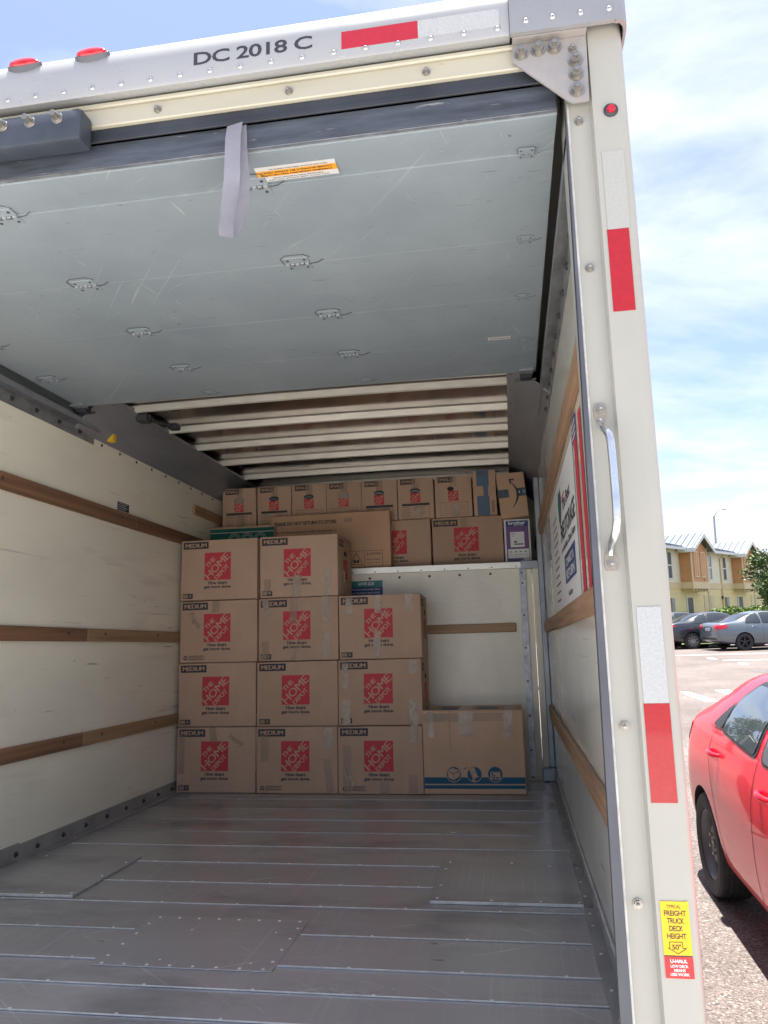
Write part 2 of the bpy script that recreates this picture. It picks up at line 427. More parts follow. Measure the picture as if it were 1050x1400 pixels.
class MB:
    def __init__(s):
        s.v, s.f, s.mi, s.mats = [], [], [], []

    def m(s, m):
        if m not in s.mats:
            s.mats.append(m)
        return s.mats.index(m)

    def add(s, verts, faces, m, M=None):
        b = len(s.v)
        for q in verts:
            q = Vector(q)
            s.v.append(tuple(M @ q) if M is not None else tuple(q))
        k = s.m(m)
        for f in faces:
            s.f.append(tuple(b + i for i in f))
            s.mi.append(k)
        return s

    def box(s, x0, x1, y0, y1, z0, z1, m, bev=0.0, M=None, seg=1):
        x0, x1 = min(x0, x1), max(x0, x1)
        y0, y1 = min(y0, y1), max(y0, y1)
        z0, z1 = min(z0, z1), max(z0, z1)
        if bev <= 0:
            v = [(x, y, z) for z in (z0, z1) for y in (y0, y1) for x in (x0, x1)]
            f = [(0, 2, 3, 1), (4, 5, 7, 6), (0, 1, 5, 4), (2, 6, 7, 3), (0, 4, 6, 2), (1, 3, 7, 5)]
            return s.add(v, f, m, M)
        bm = bmesh.new()
        bmesh.ops.create_cube(bm, size=1)
        for q in bm.verts:
            q.co = Vector(((x0 + x1) / 2 + q.co.x * (x1 - x0), (y0 + y1) / 2 + q.co.y * (y1 - y0), (z0 + z1) / 2 + q.co.z * (z1 - z0)))
        bmesh.ops.bevel(bm, geom=bm.edges[:], offset=bev, segments=seg, affect='EDGES', profile=.5)
        s.bm(bm, m, M)
        bm.free()
        return s

    def bm(s, bm, m, M=None):
        bm.verts.index_update()
        s.add([q.co.copy() for q in bm.verts], [[q.index for q in f.verts] for f in bm.faces], m, M)

    def quad(s, pts, m, M=None):
        return s.add(pts, [tuple(range(len(pts)))], m, M)

    def prism(s, poly, d0, d1, m, M=None):
        """polygon in local XY (counter-clockwise), extruded along local Z from d0 to d1"""
        n = len(poly)
        v = [(x, y, d0) for x, y in poly] + [(x, y, d1) for x, y in poly]
        f = [tuple(reversed(range(n))), tuple(range(n, 2 * n))]
        f += [(i, (i + 1) % n, n + (i + 1) % n, n + i) for i in range(n)]
        return s.add(v, f, m, M)

    def lathe(s, prof, m, M=None, seg=12, cap=True):
        """prof: (radius, height) along local Z"""
        v = []
        f = []
        for r, h in prof:
            for i in range(seg):
                a = 2 * pi * i / seg
                v.append((r * cos(a), r * sin(a), h))
        for k in range(len(prof) - 1):
            for i in range(seg):
                j = (i + 1) % seg
                f.append((k * seg + i, k * seg + j, (k + 1) * seg + j, (k + 1) * seg + i))
        if cap:
            f.append(tuple(reversed(range(seg))))
            f.append(tuple(range((len(prof) - 1) * seg, len(prof) * seg)))
        return s.add(v, f, m, M)

    def tube(s, pts, rad, m, seg=8, M=None):
        pts = [Vector(p) for p in pts]
        if not isinstance(rad, (list, tuple)):
            rad = [rad] * len(pts)
        v, f = [], []
        up = None
        for i, p in enumerate(pts):
            d = (pts[min(i + 1, len(pts) - 1)] - pts[max(i - 1, 0)]).normalized()
            if up is None:
                up = Vector((0, 0, 1)) if abs(d.z) < .9 else Vector((1, 0, 0))
            a = d.cross(up).normalized()
            b = a.cross(d).normalized()
            up = b
            for k in range(seg):
                t = 2 * pi * k / seg
                v.append(p + (a * cos(t) + b * sin(t)) * rad[i])
        for i in range(len(pts) - 1):
            for k in range(seg):
                j = (k + 1) % seg
                f.append((i * seg + k, i * seg + j, (i + 1) * seg + j, (i + 1) * seg + k))
        f.append(tuple(reversed(range(seg))))
        f.append(tuple(range((len(pts) - 1) * seg, len(pts) * seg)))
        return s.add(v, f, m, M)

    def disc(s, cx, cy, rx, ry, m, M=None, z=0, seg=20):
        v = [(cx + rx * cos(2 * pi * i / seg), cy + ry * sin(2 * pi * i / seg), z) for i in range(seg)]
        return s.add(v, [tuple(range(seg))], m, M)

    def rect(s, x0, x1, y0, y1, m, M=None, z=0):
        return s.add([(x0, y0, z), (x1, y0, z), (x1, y1, z), (x0, y1, z)], [(0, 1, 2, 3)], m, M)

    def frame(s, x0, x1, y0, y1, w, m, M=None, z=0):
        s.rect(x0, x1, y0, y0 + w, m, M, z)
        s.rect(x0, x1, y1 - w, y1, m, M, z)
        s.rect(x0, x0 + w, y0 + w, y1 - w, m, M, z)
        return s.rect(x1 - w, x1, y0 + w, y1 - w, m, M, z)

    def text(s, body, cx, cy, h, m, M=None, width=None, bold=0.0, z=0.0, rot=0.0, shear=0.0):
        """flat lettering centred at cx, cy; h is the height of the ink, width stretches it"""
        v, f, x0, x1, y0, y1 = text_mesh(body, bold, shear)
        k = h / (y1 - y0)
        kx = width / (x1 - x0) if width else k
        mx, my = (x0 + x1) / 2, (y0 + y1) / 2
        o = []
        for a, b in v:
            a, b = (a - mx) * kx, (b - my) * k
            o.append((cx + a * cos(rot) - b * sin(rot), cy + a * sin(rot) + b * cos(rot), z))
        return s.add(o, f, m, M)

    def mesh(s, name, smooth=None, recalc=False):
        me = bpy.data.meshes.new(name)
        me.from_pydata(s.v, [], s.f)
        for q in s.mats:
            me.materials.append(q)
        me.polygons.foreach_set('material_index', s.mi)
        if recalc:
            bm = bmesh.new()
            bm.from_mesh(me)
            bmesh.ops.recalc_face_normals(bm, faces=bm.faces)
            bm.to_mesh(me)
            bm.free()
        if smooth:
            me.polygons.foreach_set('use_smooth', [True] * len(me.polygons))
            me.set_sharp_from_angle(angle=radians(smooth))
        me.update()
        return me

    def build(s, name, parent=None, smooth=None, recalc=False):
        return link(name, s.mesh(name, smooth, recalc), parent)


def link(name, me, parent=None, M=None):
    o = bpy.data.objects.new(name, me)
    COL.objects.link(o)
    if parent is not None:
        o.parent = parent
    if M is not None:
        o.matrix_local = M
    return o


def dup(o, parent=None, loc=None):
    c = o.copy()
    COL.objects.link(c)
    c.parent = parent if parent is not None else o.parent
    if loc is not None:
        c.location = loc
    return c


def empty(name, M):
    o = bpy.data.objects.new(name, None)
    COL.objects.link(o)
    o.empty_display_size = .2
    o.matrix_world = M
    return o


def tag(o, label=None, cat=None, group=None, kind=None):
    if label:
        o['label'] = label
    if cat:
        o['category'] = cat
    if group:
        o['group'] = group
    if kind:
        o['kind'] = kind
    return o


def T3(x, y, z):
    return Matrix.Translation((x, y, z))


def back(x, z, y):          # local XY -> truck X, Z ; local +Z faces the viewer (-Y)
    return Matrix(((1, 0, 0, x), (0, 0, -1, y), (0, 1, 0, z), (0, 0, 0, 1)))


def rightwall(y, z, x):     # faces -X, reads from the front of the truck to the rear
    return Matrix(((0, 0, -1, x), (-1, 0, 0, y), (0, 1, 0, z), (0, 0, 0, 1)))


def leftwall(y, z, x):      # faces +X
    return Matrix(((0, 0, 1, x), (1, 0, 0, y), (0, 1, 0, z), (0, 0, 0, 1)))


def under(x, y, z):         # faces down, top of the print towards the front of the truck
    return Matrix(((-1, 0, 0, x), (0, 1, 0, y), (0, 0, -1, z), (0, 0, 0, 1)))


# ================================================================== GROUND
g = MB()
S = 900
g.quad([(-S, -S, 0), (S, -S, 0), (S, S, 0), (-S, S, 0)], ASPHALT)
tag(g.build('ground'), kind='structure')
ap = MB().quad([(-14, -22, .006), (16, -22, .006), (16, 2.1, .006), (-14, 2.1, .006)], BOUNCE_PALE).build('added_bounce_apron')  # added sheet behind the camera, unseen, lifts the light in the cargo space
tag(ap, kind='structure')
# painted marks on the asphalt
for pts in ([(3.375, 15.01), (3.615, 15.07), (3.43, 16.79), (3.27, 16.71)],
            [(4.06, 15.02), (4.36, 15.21), (4.27, 17.04), (3.996, 16.93)],
            [(6.39, 23.6), (6.63, 23.85), (6.60, 24.5), (6.41, 24.25)],
            [(6.13, 26.3), (6.34, 26.1), (6.36, 26.9), (6.16, 26.8)],
            [(6.33, 25.42), (7.9, 25.5), (7.9, 25.62), (6.33, 25.56)],
            [(5.0, 28.2), (9.5, 28.6), (9.5, 28.72), (5.0, 28.32)]):
    q = MB().quad([(x, y, .004) for x, y in pts], LINE_WHITE).build('road_marking')
    tag(q, kind='structure')
q = MB().quad([(5.95, 21.1), (6.2, 20.55), (7.8, 20.8), (7.8, 21.7), (6.0, 21.6)] and
              [(5.95, 21.2, .003), (6.2, 20.55, .003), (7.8, 20.8, .003), (7.8, 21.9, .003), (6.0, 21.6, .003)], ASPHALT_DARK).build('asphalt_patch')
tag(q, kind='structure')

# ================================================================== TRUCK
truck = empty('moving_truck', TR @ T3(0, 3.4, -1.6))
tag(truck, 'white moving truck with its rear roll-up door raised and cardboard boxes loaded inside', 'truck')
ROOT = truck
OFF = T3(0, -3.4, 1.6)


class P(MB):
    """part of the truck, given in truck frame coordinates"""
    def part(s, name, parent=None, smooth=None, recalc=False):
        par = parent if parent is not None else truck
        o = link(name, s.mesh(name, smooth, recalc), par)
        if par is truck:
            o.matrix_local = OFF
        return o


XL, XR, ZF, YR, YB = -2.21, .235, -.885, 1.70, 5.44
FLOOR2 = .5375

# --- floor planks
ys = [1.74, 1.975, 2.145, 2.31, 2.555, 2.82, 3.07, 3.35, 3.63, 3.91, 4.19, 4.47, 4.75, 5.03, 5.31, YB]
scr = MB().lathe([(.0058, 0), (.0050, .0015), (.0025, .0024)], ALU_EDGE, seg=8)
scr_mesh = scr.mesh('floor_screw', 50)
for i in range(len(ys) - 1):
    a, b = ys[i] + .0015, ys[i + 1] - .0015
    dz = RND.uniform(-.0008, .0008)
    p = P()
    bv = .0025
    # a plank with a low raised seam lip along its near edge
    p.box(XL, XR, a, b, ZF - .03, ZF + dz, ALU_FLOOR, bv)
    pl = p.part('floor_plank')
    if i > 0:
        far = max(0.0, min(1.0, (ys[i] - 2.0) / 2.0))
        lw = .0038 - .0024 * far
        cuts = [(XL + .08, XR - .03)]
        if 2.27 < a < 2.69:          # the strips stop at the patch plate
            cuts = [(XL + .08, -1.266), (-.708, XR - .03)]
        if 2.90 < a < 3.42:          # and at the raised plates by the walls
            cuts = [(-1.655 if a > 2.855 else XL + .08, -.338)]
        for (xa_, xb_) in cuts:
            P().box(xa_, xb_, a - .001, a + lw, ZF + .001, ZF + .0042, ALU_EDGE if i < 9 else ALU_FLOOR, .001).part('seam_strip', pl)
    if 0 < i < 8:
        x = XL + .25 + RND.random() * .1
        while x < XR - .1:
            s_ = link('floor_screw', scr_mesh, pl)
            s_.location = (x, a + .012, ZF + .0005)
            x += .30 + RND.uniform(-.03, .03)
# --- floor plates laid over the planks
def floor_plate(x0, x1, y0, y1, h, edge, rows):
    pl = P().box(x0, x1, y0, y1, ZF + .0006, ZF + h, ALU_FLOOR, .0012).part('floor_plate')
    if edge:
        P().box(x0 + .002, x1 - .002, y0 - .004, y0 + .001, ZF + .0006, ZF + h + .0007, ALU_EDGE, .001).part('plate_edge', pl)
    for (x, y) in rows:
        s_ = link('floor_screw', scr_mesh, pl)
        s_.location = (x, y, ZF + h - .0005)


floor_plate(XL + .03, -1.66, 2.855, 3.40, .009, True, [(-2.0, 2.875), (-1.80, 2.875), (-1.68, 2.875), (-1.68, 3.1), (-1.68, 3.3), (-2.1, 3.38)])
floor_plate(-.335, .195, 2.90, 3.42, .009, True, [(-.31, 2.93), (-.31, 3.08), (-.31, 3.30), (-.30, 3.40), (-.12, 2.92), (.05, 2.92), (.18, 2.92), (-.05, 3.40), (.1, 3.36)])
rr = []
for k in range(8):
    rr += [(-1.23 + k * .07, 2.285), (-1.23 + k * .07, 2.672)]
for k in range(4):
    rr += [(-1.24, 2.34 + k * .09), (-.73, 2.34 + k * .09)]
floor_plate(-1.262, -.712, 2.27, 2.69, .0024, False, rr)
# --- kick plates with bolts
bolt_dark = MB().lathe([(.012, 0), (.012, .004), (.006, .007), (.006, .012)], STEEL_DK, seg=10).mesh('kick_bolt', 40)
kick_small = MB().lathe([(.008, 0), (.0075, .0025), (.004, .0045)], STEEL, seg=10).mesh('kick_bolt', 40)
kp = P()
kp.box(XL, XL + .006, 1.76, 3.33, ZF, ZF + .075, ALU_KICK, .001)
kp = kp.part('kick_plate')
k2 = P().box(XL, XL + .009, 3.30, YB, ZF, ZF + .068, ALU_KICK, .001).box(XL, XL + .055, 3.30, YB, ZF + .0008, ZF + .005, ALU_KICK, .001).part('kick_plate')
def on_left(par, y, z, me, name, x=XL):
    o = link(name, me, par)
    o.matrix_local = leftwall(y, z, x)
    return o
for y in (3.30, 3.46, 3.67, 3.875, 4.087, 4.298, 4.511, 4.705, 4.9, 5.1):
    on_left(k2, y, -.853, bolt_dark, 'kick_bolt', XL + .009)
    s_ = link('floor_screw', scr_mesh, k2)
    s_.location = (XL + .04, y + .06, ZF + .005)
k3 = P().box(XR - .008, XR, 1.78, YB, ZF, ZF + .072, ALU_KICK, .001)
k3.box(.192, XR, 3.42, YB, ZF + .0008, ZF + .006, ALU_KICK, .001)
k3.box(.188, XR, 1.78, 2.88, ZF + .0008, ZF + .006, ALU_KICK, .001)
k3.box(XR - .011, XR - .007, 1.78, YB, ZF + .066, ZF + .075, ALU_EDGE)
k3 = k3.part('kick_plate')
for y in (2.02, 2.185, 2.428, 2.657, 2.771, 2.95, 3.12, 3.3, 3.5, 3.7, 3.95, 4.2, 4.5, 4.8):
    o = link('kick_bolt', kick_small, k3)
    o.matrix_local = rightwall(y, -.842, XR - .008)
    s_ = link('floor_screw', scr_mesh, k3)
    s_.location = (.205, y + .05, ZF + .006)

# --- side walls
lw = P().box(XL - .04, XL, 1.76, 6.50, ZF, 1.19, WHITE_WALL).part('wall_panel')
lw2 = P().box(XL - .075, XL - .045, 1.74, 6.52, -.96, 1.50, OUTER_WHITE).part('outer_wall')
rw = P().box(XR, XR + .04, 1.80, 6.50, ZF, 1.19, WALL_R).part('wall_panel')
rw2 = P().box(XR + .055, XR + .085, 1.80, 6.52, -.96, 1.50, OUTER_WHITE).part('outer_wall')
wall_screw = MB().lathe([(.009, 0), (.009, .002), (.005, .005)], STEEL_DK, seg=10).mesh('wall_screw', 40)
y = 3.90
while y < 5.8:
    on_left(lw, y, 1.155, wall_screw, 'wall_screw')
    y += .205
# wall label
lb = P()
F = leftwall(4.165, .85, XL + .0015)
lb.rect(-.07, .07, -.025, .025, INK_DK, F)
for k in range(4):
    lb.rect(-.06, .05 - .02 * (k % 2), .016 - k * .011, .019 - k * .011, PAPER, F, .0006)
lb.part('wall_label', lw)


def slat(x0, x1, segs, z0, z1, name='wood_slat', tilt=0):
    for (y0, y1, m) in segs:
        p = P().box(x0, x1, y0 + .001, y1 - .001, z0, z1, m, .004)
        o = p.part(name)
        for yy in (y0 + .18, (y0 + y1) / 2, y1 - .18):
            if x0 < -1:
                q = link('slat_screw', wall_screw, o)
                q.matrix_local = leftwall(yy, (z0 + z1) / 2 + .008, x1 - .002)


LX1 = XL + .022
slat(XL, LX1, [(1.78, 4.30, WOOD_D), (4.30, 5.9, WOOD_D)], .735, .815)
slat(XL, LX1, [(1.78, 3.80, WOOD_D), (3.80, YB, WOOD_L)], .072, .139)
slat(XL, LX1, [(1.78, 3.80, WOOD_D), (3.80, YB, WOOD_L)], -.456, -.388)
slat(XL, LX1, [(5.16, 6.4, WOOD_L)], .976, 1.045)
RX0 = XR - .020
slat(RX0, XR, [(1.84, 4.6, WOOD_O), (4.6, 6.3, WOOD_L)], .745, .83)
slat(RX0, XR, [(1.84, 5.36, WOOD_O)], .078, .150)
slat(RX0, XR, [(1.84, 5.36, WOOD_O)], -.47, -.395)

# --- poster printed on the right wall
po = P()
F = rightwall(0, 0, XR - .0015)
po.rect(-4.25, -2.635, .155, .70, PAPER_B, F)
def RWt(body, y, z, h, m, w=None, bold=.02):
    po.text(body, -y, z, h, m, F, w, bold, .0008)
for ya, yb in ((2.555, 2.455), (2.375, 2.29)):
    po.rect(-ya, -yb, .16, .70, INK_RED, F, .0004)
po.rect(-2.60, -2.46, .655, .735, INK_NAVY, F, .0006)
for k in range(3):
    po.rect(-2.59, -2.47, .665 + k * .022, .673 + k * .022, PAPER_B, F, .0010)
RWt('The Best', 3.06, .565, .05, INK_DK, .42)
RWt('FREE STORAGE', 3.06, .468, .075, INK_DK, .76, .03)
RWt('in the Best Cities Here', 3.06, .398, .028, INK_DK, .70)
po.rect(-3.32, -2.77, .243, .36, INK_NAVY, F, .0006)
RWt('CONNECT &', 3.05, .325, .032, PAPER_B, .40)
RWt('RETURN', 3.05, .275, .036, PAPER_B, .42)
RWt('uhaul.com', 3.1, .20, .024, INK_DK, .2)
# green state-like leaf shape, small red bars and fine print lines
po.add([(-3.50, .54, .0006), (-3.44, .50, .0006), (-3.36, .53, .0006), (-3.30, .60, .0006), (-3.34, .66, .0006), (-3.42, .645, .0006), (-3.47, .67, .0006), (-3.53, .61, .0006)],
       [tuple(range(8))], INK_GREEN, F)
po.rect(-3.27, -3.12, .595, .605, INK_RED, F, .0006)
po.rect(-3.27, -3.12, .575, .583, INK_RED, F, .0006)
for k in range(11):
    po.rect(-3.95, -3.70 + .03 * (k % 3), .20 + k * .038, .209 + k * .038, INK_MID, F, .0006)
po.part('wall_poster', rw)

# --- bulkhead under the attic, attic floor, front wall
bh = P().box(XL, .113, YB, YB + .04, ZF, .523, BULK).part('bulkhead_panel')
for x in [.085 - .213 * k for k in range(7)]:
    o = link('wall_screw', wall_screw, bh)
    o.matrix_local = back(x, .492, YB)
for z in (.42, .20, -.02, -.242, -.466, -.69, -.86):
    o = link('wall_screw', wall_screw, bh)
    o.matrix_local = back(.088, z, YB)
P().box(.070, .114, YB - .003, YB, ZF + .02, .52, GALV, .001).part('trim_strip', bh)
lip = P().box(XL, .084, YB - .012, YB + .03, .524, .568, BOW_ALU, .002).box(.085, .20, YB - .016, YB + .03, .520, .572, GALV_DK, .002).part('attic_lip')
riv = MB().lathe([(.005, 0), (.004, .002), (.002, .003)], STEEL_DK, seg=8).mesh('lip_rivet', 50)
for k in range(10):
    o = link('lip_rivet', riv, lip)
    o.matrix_local = back(.05 - k * .165, .536, YB - .012)
P().box(.1145, .155, YB + .012, YB + .06, ZF, .52, WHITE_WALL, .002).part('corner_trim')
P().box(.160, XR, YB - .006, YB + .06, ZF, .52, WHITE_WALL, .003).part('corner_post')
P().box(.150, XR, YB - .075, YB - .007, ZF + .006, ZF + .09, GALV_DK, .004).part('corner_block')
P().box(.198, XR - .001, YB - .05, YB - .007, ZF + .09, 1.15, GALV_DK, .004).part('corner_channel')
P().box(-1.7, .030, YB - .02, YB, .089, .150, WOOD_X, .004).part('wood_slat')
sv = P()
F = back(-1.009, .40, YB - .0015)
sv.rect(-.12, .12, -.16, .076, INK_NAVY, F)
sv.rect(-.12, .12, .032, .076, TEAL, F, .0006)
sv.text('SAVE $25', 0, .054, .024, PAPER_B, F, .115, .02, .0012)
sv.text('Return truck swept clean', 0, .014, .017, PAPER_B, F, .20, .01, .0012)
sv.text('and furniture pads folded', 0, -.010, .017, PAPER_B, F, .20, .01, .0012)
sv.text('to receive your deposit', 0, -.034, .017, PAPER_B, F, .20, .01, .0012)
sv.part('discount_sticker', bh)
P().box(XL, XR, YB + .041, 6.50, FLOOR2 - .05, FLOOR2, ALU_FLOOR).part('attic_floor')
P().box(XL - .04, XR + .04, 6.46, 6.50, FLOOR2, 1.499, WHITE_WALL).part('front_wall')

# --- roof: rails, bows, skin
for side in (-1, 1):
    p = P()
    xa, xb = (XL, -2.045) if side < 0 else (XR, .04)
    t_ = .006
    p.add([(xa, 3.62, 1.172), (xa, 6.46, 1.172), (xb, 6.46, 1.352), (xb, 3.62, 1.352),
           (xa, 3.62, 1.184), (xa, 6.46, 1.184), (xb, 6.46, 1.364), (xb, 3.62, 1.364)],
          [(0, 1, 2, 3), (7, 6, 5, 4), (0, 4, 5, 1), (1, 5, 6, 2), (2, 6, 7, 3), (3, 7, 4, 0)], GALV_DK)
    rl = p.part('header_rail', recalc=True)
    P().box(xa - .001 * side, xa + .03 * side, 1.76, 6.5, 1.1905, 1.49, GALV_DK).part('upper_wall')
    for k in range(9):
        o = link('rail_rivet', riv, rl)
        d = Vector((-side * .82, 0, -.57)).normalized()
        o.matrix_local = Matrix.Translation((xb + side * .02, 3.75 + k * .24, 1.352 - .020)) @ d.to_track_quat('Z', 'Y').to_matrix().to_4x4()
def arch(x):
    t = (x + 1.0) / 1.12
    return .008 * (1 - t * t)
xs = [-2.115 + 2.235 * k / 16 for k in range(17)]
p = P()
NY = 5
for j, yy in enumerate((1.72, 2.9, 4.1, 5.3, 6.46)):
    pass
v, f = [], []
for yy in (1.72, 6.46):
    for x in xs:
        v.append((x, yy, 1.393 + arch(x)))
for k in range(16):
    f.append((k, 17 + k, 18 + k, k + 1))
n0 = len(v)
p.add(v, f, ROOF_ALU)
p.add([(a, b, c + .006) for a, b, c in v], [tuple(reversed(q)) for q in f], ROOF_ALU)
p.part('roof_skin', smooth=60)
P().box(XL - .09, XR + .10, 1.76, 6.54, 1.50, 1.56, POST_WHITE, .02).part('outer_roof')


def bow(yc):
    p = P()
    for (y0, y1, z0, z1) in ((yc, yc + .004, .0, .0335), (yc + .010, yc + .013, .0335, .0405), (yc + .0045, yc + .024, 0, .004), (yc + .020, yc + .024, .0045, .0405)):
        vv, ff = [], []
        for x in xs:
            b = 1.352 + arch(x)
            vv += [(x, y0, b + z0), (x, y1, b + z0), (x, y1, b + z1), (x, y0, b + z1)]
        for k in range(16):
            for q in range(4):
                r = (q + 1) % 4
                ff.append((k * 4 + q, k * 4 + 4 + q, k * 4 + 4 + r, k * 4 + r))
        ff += [(0, 1, 2, 3), (67, 66, 65, 64)]
        p.add(vv, ff, BOW_ALU)
    p.part('roof_bow', recalc=True)


for yc in (2.1, 2.56, 3.02, 3.48, 3.95, 4.40, 4.84, 5.30, 5.80, 6.25):
    bow(yc)

# --- roll-up door, raised: panels under the roof
ZD = 1.268
door = P().box(-2.13, .15, 1.735, 3.545, ZD + .028, ZD + .034, GALV_DK).part('roll_up_door')
pys = [1.732, 1.882, 2.325, 2.745, 3.160, 3.555]
for i in range(5):
    P().box(-2.155, .172, pys[i] + .0004, pys[i + 1] - .0004, ZD, ZD + .027, DOOR_GREY, .0005, M=(T3(0, 1.81, ZD) @ Matrix.Rotation(.07, 4, 'X') @ T3(0, -1.81, -ZD)) if i == 0 else None).part('door_panel', door)


def hinge_mesh():
    p = MB()
    F = Matrix.Identity(4)
    p.box(-.042, .042, .004, .040, -.0022, .004, DOOR_GREY, .001)
    p.box(-.042, .042, -.040, -.004, -.0022, .004, DOOR_GREY, .001)
    for k in range(5):
        p.box(-.040 + k * .0165, -.0265 + k * .0165, -.0065, .0065, -.007, .002, GALV if k % 2 else DOOR_GREY, .0015)
    for (x, y) in ((-.028, .025), (.028, .025), (-.028, -.025), (.028, -.025)):
        p.lathe([(.005, 0), (.004, .002)], STEEL_DK, T3(x, y, -.002) @ Matrix.Rotation(pi, 4, 'X'), seg=8)
    # dark gap and bent pin wire round the hinge
    p.tube([(.042, .002, -.004), (.068, -.002, -.004), (.090, -.016, -.003)], .0012, STEEL_DK, 6)
    p.tube([(-.044, .0, -.002), (-.05, -.04, -.002), (-.03, -.058, -.002), (.03, -.058, -.002), (.05, -.04, -.002)], .0010, STEEL_DK, 5)
    return p.mesh('door_hinge')


hm = hinge_mesh()
for yy in pys[1:5]:
    for xx in (-2.06, -1.40, -.635, .105):
        o = link('door_hinge', hm, door)
        o.location = (xx + RND.uniform(-.006, .006), yy + RND.uniform(-.003, .003), ZD - .0002)
    o.scale = (.54 + RND.uniform(-.04, .04), .54, .5)
    o.rotation_euler = (0, 0, RND.uniform(-.05, .05))
for xx in (-1.41, -.635):                         # small bumps along the last edge
    o = link('door_hinge', hm, door)
    o.location = (xx, 3.50, ZD - .0002)
    o.scale = (.7, .7, .7)
# end roller brackets
for xx in (-2.135, .125):
    p = P().box(xx - .035, xx + .035, 3.50, 3.56, ZD - .012, ZD, GALV_DK, .002).box(xx - .025, xx + .03, 3.545, 3.60, ZD - .03, ZD + .01, RUBBER, .004)
    p.tube([(xx - .05, 3.60, ZD - .022), (xx + .05, 3.60, ZD - .022)], .007, STEEL_DK, 8)
    p.part('roller_bracket', door)
# bottom bar (the dark face that looks to the rear) and pull strap
P().box(-2.155, .172, 1.722, 1.7305, ZD + .004, ZD + .070, DOOR_EDGE, .002).box(-2.155, .172, 1.7215, 1.734, ZD - .0012, ZD + .0015, GALV).part('bottom_bar', door)


def strap_mesh():
    p = P()
    sec = [(-0.6345, 1.706, 1.333, 0), (-0.6345, 1.694, 1.29, .02), (-0.6335, 1.688, 1.22, .04), (-0.6335, 1.687, 1.17, .10), (-0.6375, 1.690, 1.135, .38), (-0.6435, 1.693, 1.10, .85), (-0.6485, 1.695, 1.06, .95), (-0.6510, 1.697, 1.027, .80),
           (-0.6510, 1.704, 1.021, .80), (-0.6435, 1.730, 1.055, .75), (-0.6315, 1.742, 1.10, 1.05), (-0.6245, 1.736, 1.14, .75), (-0.6235, 1.728, 1.19, .25), (-0.6265, 1.722, 1.25, .05), (-0.6285, 1.718, 1.333, 0)]
    hw = .0205
    v, f = [], []
    for (x, y, z, a) in sec:
        for q in (-1, 1):
            for t in (0, .0022):
                v.append((x + q * hw * cos(a), y + q * hw * sin(a) + t, z + q * .004))
    for k in range(len(sec) - 1):
        b = 4 * k
        f += [(b, b + 2, b + 6, b + 4), (b + 1, b + 5, b + 7, b + 3), (b, b + 4, b + 5, b + 1), (b + 2, b + 3, b + 7, b + 6)]
    p.add(v, f, STRAP)
    return p


strap_mesh().part('pull_strap', door, smooth=60, recalc=True)
wl = P()
F = under(-.508, 1.832, ZD - .0012)
wl.rect(-.112, .108, -.032, .033, PAPER, F)
wl.rect(-.112, .108, -.014, .011, STICKER_O, F, .0005)
for k, (tx, h) in enumerate((('DO NOT USE STRAP TO LIFT', .004), ('KEEP HANDS CLEAR OF MOVING DOOR', .004))):
    wl.text(tx, 0, .026 - k * .008, h, INK_DK, F, .17 - .03 * k, .01, .0009)
wl.text('WARNING: DOOR MAY FALL OR CLOSE', 0, .0045, .006, INK_DK, F, .20, .03, .0010)
wl.text('CLOSE SLOWLY BY STRAP ONLY', 0, -.0065, .006, INK_DK, F, .20, .03, .0010)
wl.text('SECURE DOOR BEFORE DRIVING', -.01, -.020, .004, INK_DK, F, .16, .01, .0009)
wl.part('warning_label', door)
wt = P()
F = under(.01, 3.115, ZD - .0012)
wt.rect(-.047, .047, -.017, .015, PAPER, F)
for k in range(12):
    wt.rect(-.04 + k * .0068, -.037 + k * .0068, -.006, .004, INK_MID, F, .0006)
wt.part('barcode_label', door)
# --- door tracks with yellow stops
for side in (-1, 1):
    xw = XL if side < 0 else XR
    i_ = 1 if side < 0 else -1
    p = P()
    y1 = 3.81 if side < 0 else 4.05
    p.box(xw, xw + i_ * .005, 1.76, y1, 1.135, 1.20, GALV, .001)
    p.box(xw, xw + i_ * .042, 1.76, y1, 1.20, 1.205, GALV, .001)
    p.box(xw + i_ * .038, xw + i_ * .043, 1.76, y1 - .05, 1.205, 1.232, GALV_DK, .001)
    tr = p.part('door_track')
    for k in range(11):
        yy = 1.95 + k * .19
        if yy > y1:
            break
        o = link('track_bolt', bolt_dark, tr)
        o.matrix_local = (leftwall if side < 0 else rightwall)(yy, 1.168, xw + i_ * .005)
    if side < 0:
        P().box(XL + .012, XL + .05, 3.93, 3.97, 1.185, 1.235, YELLOW, .004).part('track_stop', tr)
    else:
        q = P()
        q.tube([(.195, 4.14, 1.29), (.197, 4.15, 1.25), (.200, 4.16, 1.225), (.216, 4.16, 1.22)], .006, YELLOW, 6)
        q.part('track_stop', tr)
sp_ = P()
sp_.tube([(-2.02, 4.02, 1.335), (-1.93, 4.22, 1.335)], .012, STEEL_DK, 8)
sp_.box(-2.06, -1.99, 3.99, 4.06, 1.31, 1.36, STEEL_DK, .006).box(-1.96, -1.90, 4.19, 4.25, 1.315, 1.35, RUBBER, .006)
sp_.lathe([(.022, -.02), (.022, .02)], RUBBER, T3(-2.0, 4.03, 1.335) @ Matrix.Rotation(pi / 2, 4, 'X'), 12)
sp_.part('spring_bracket')

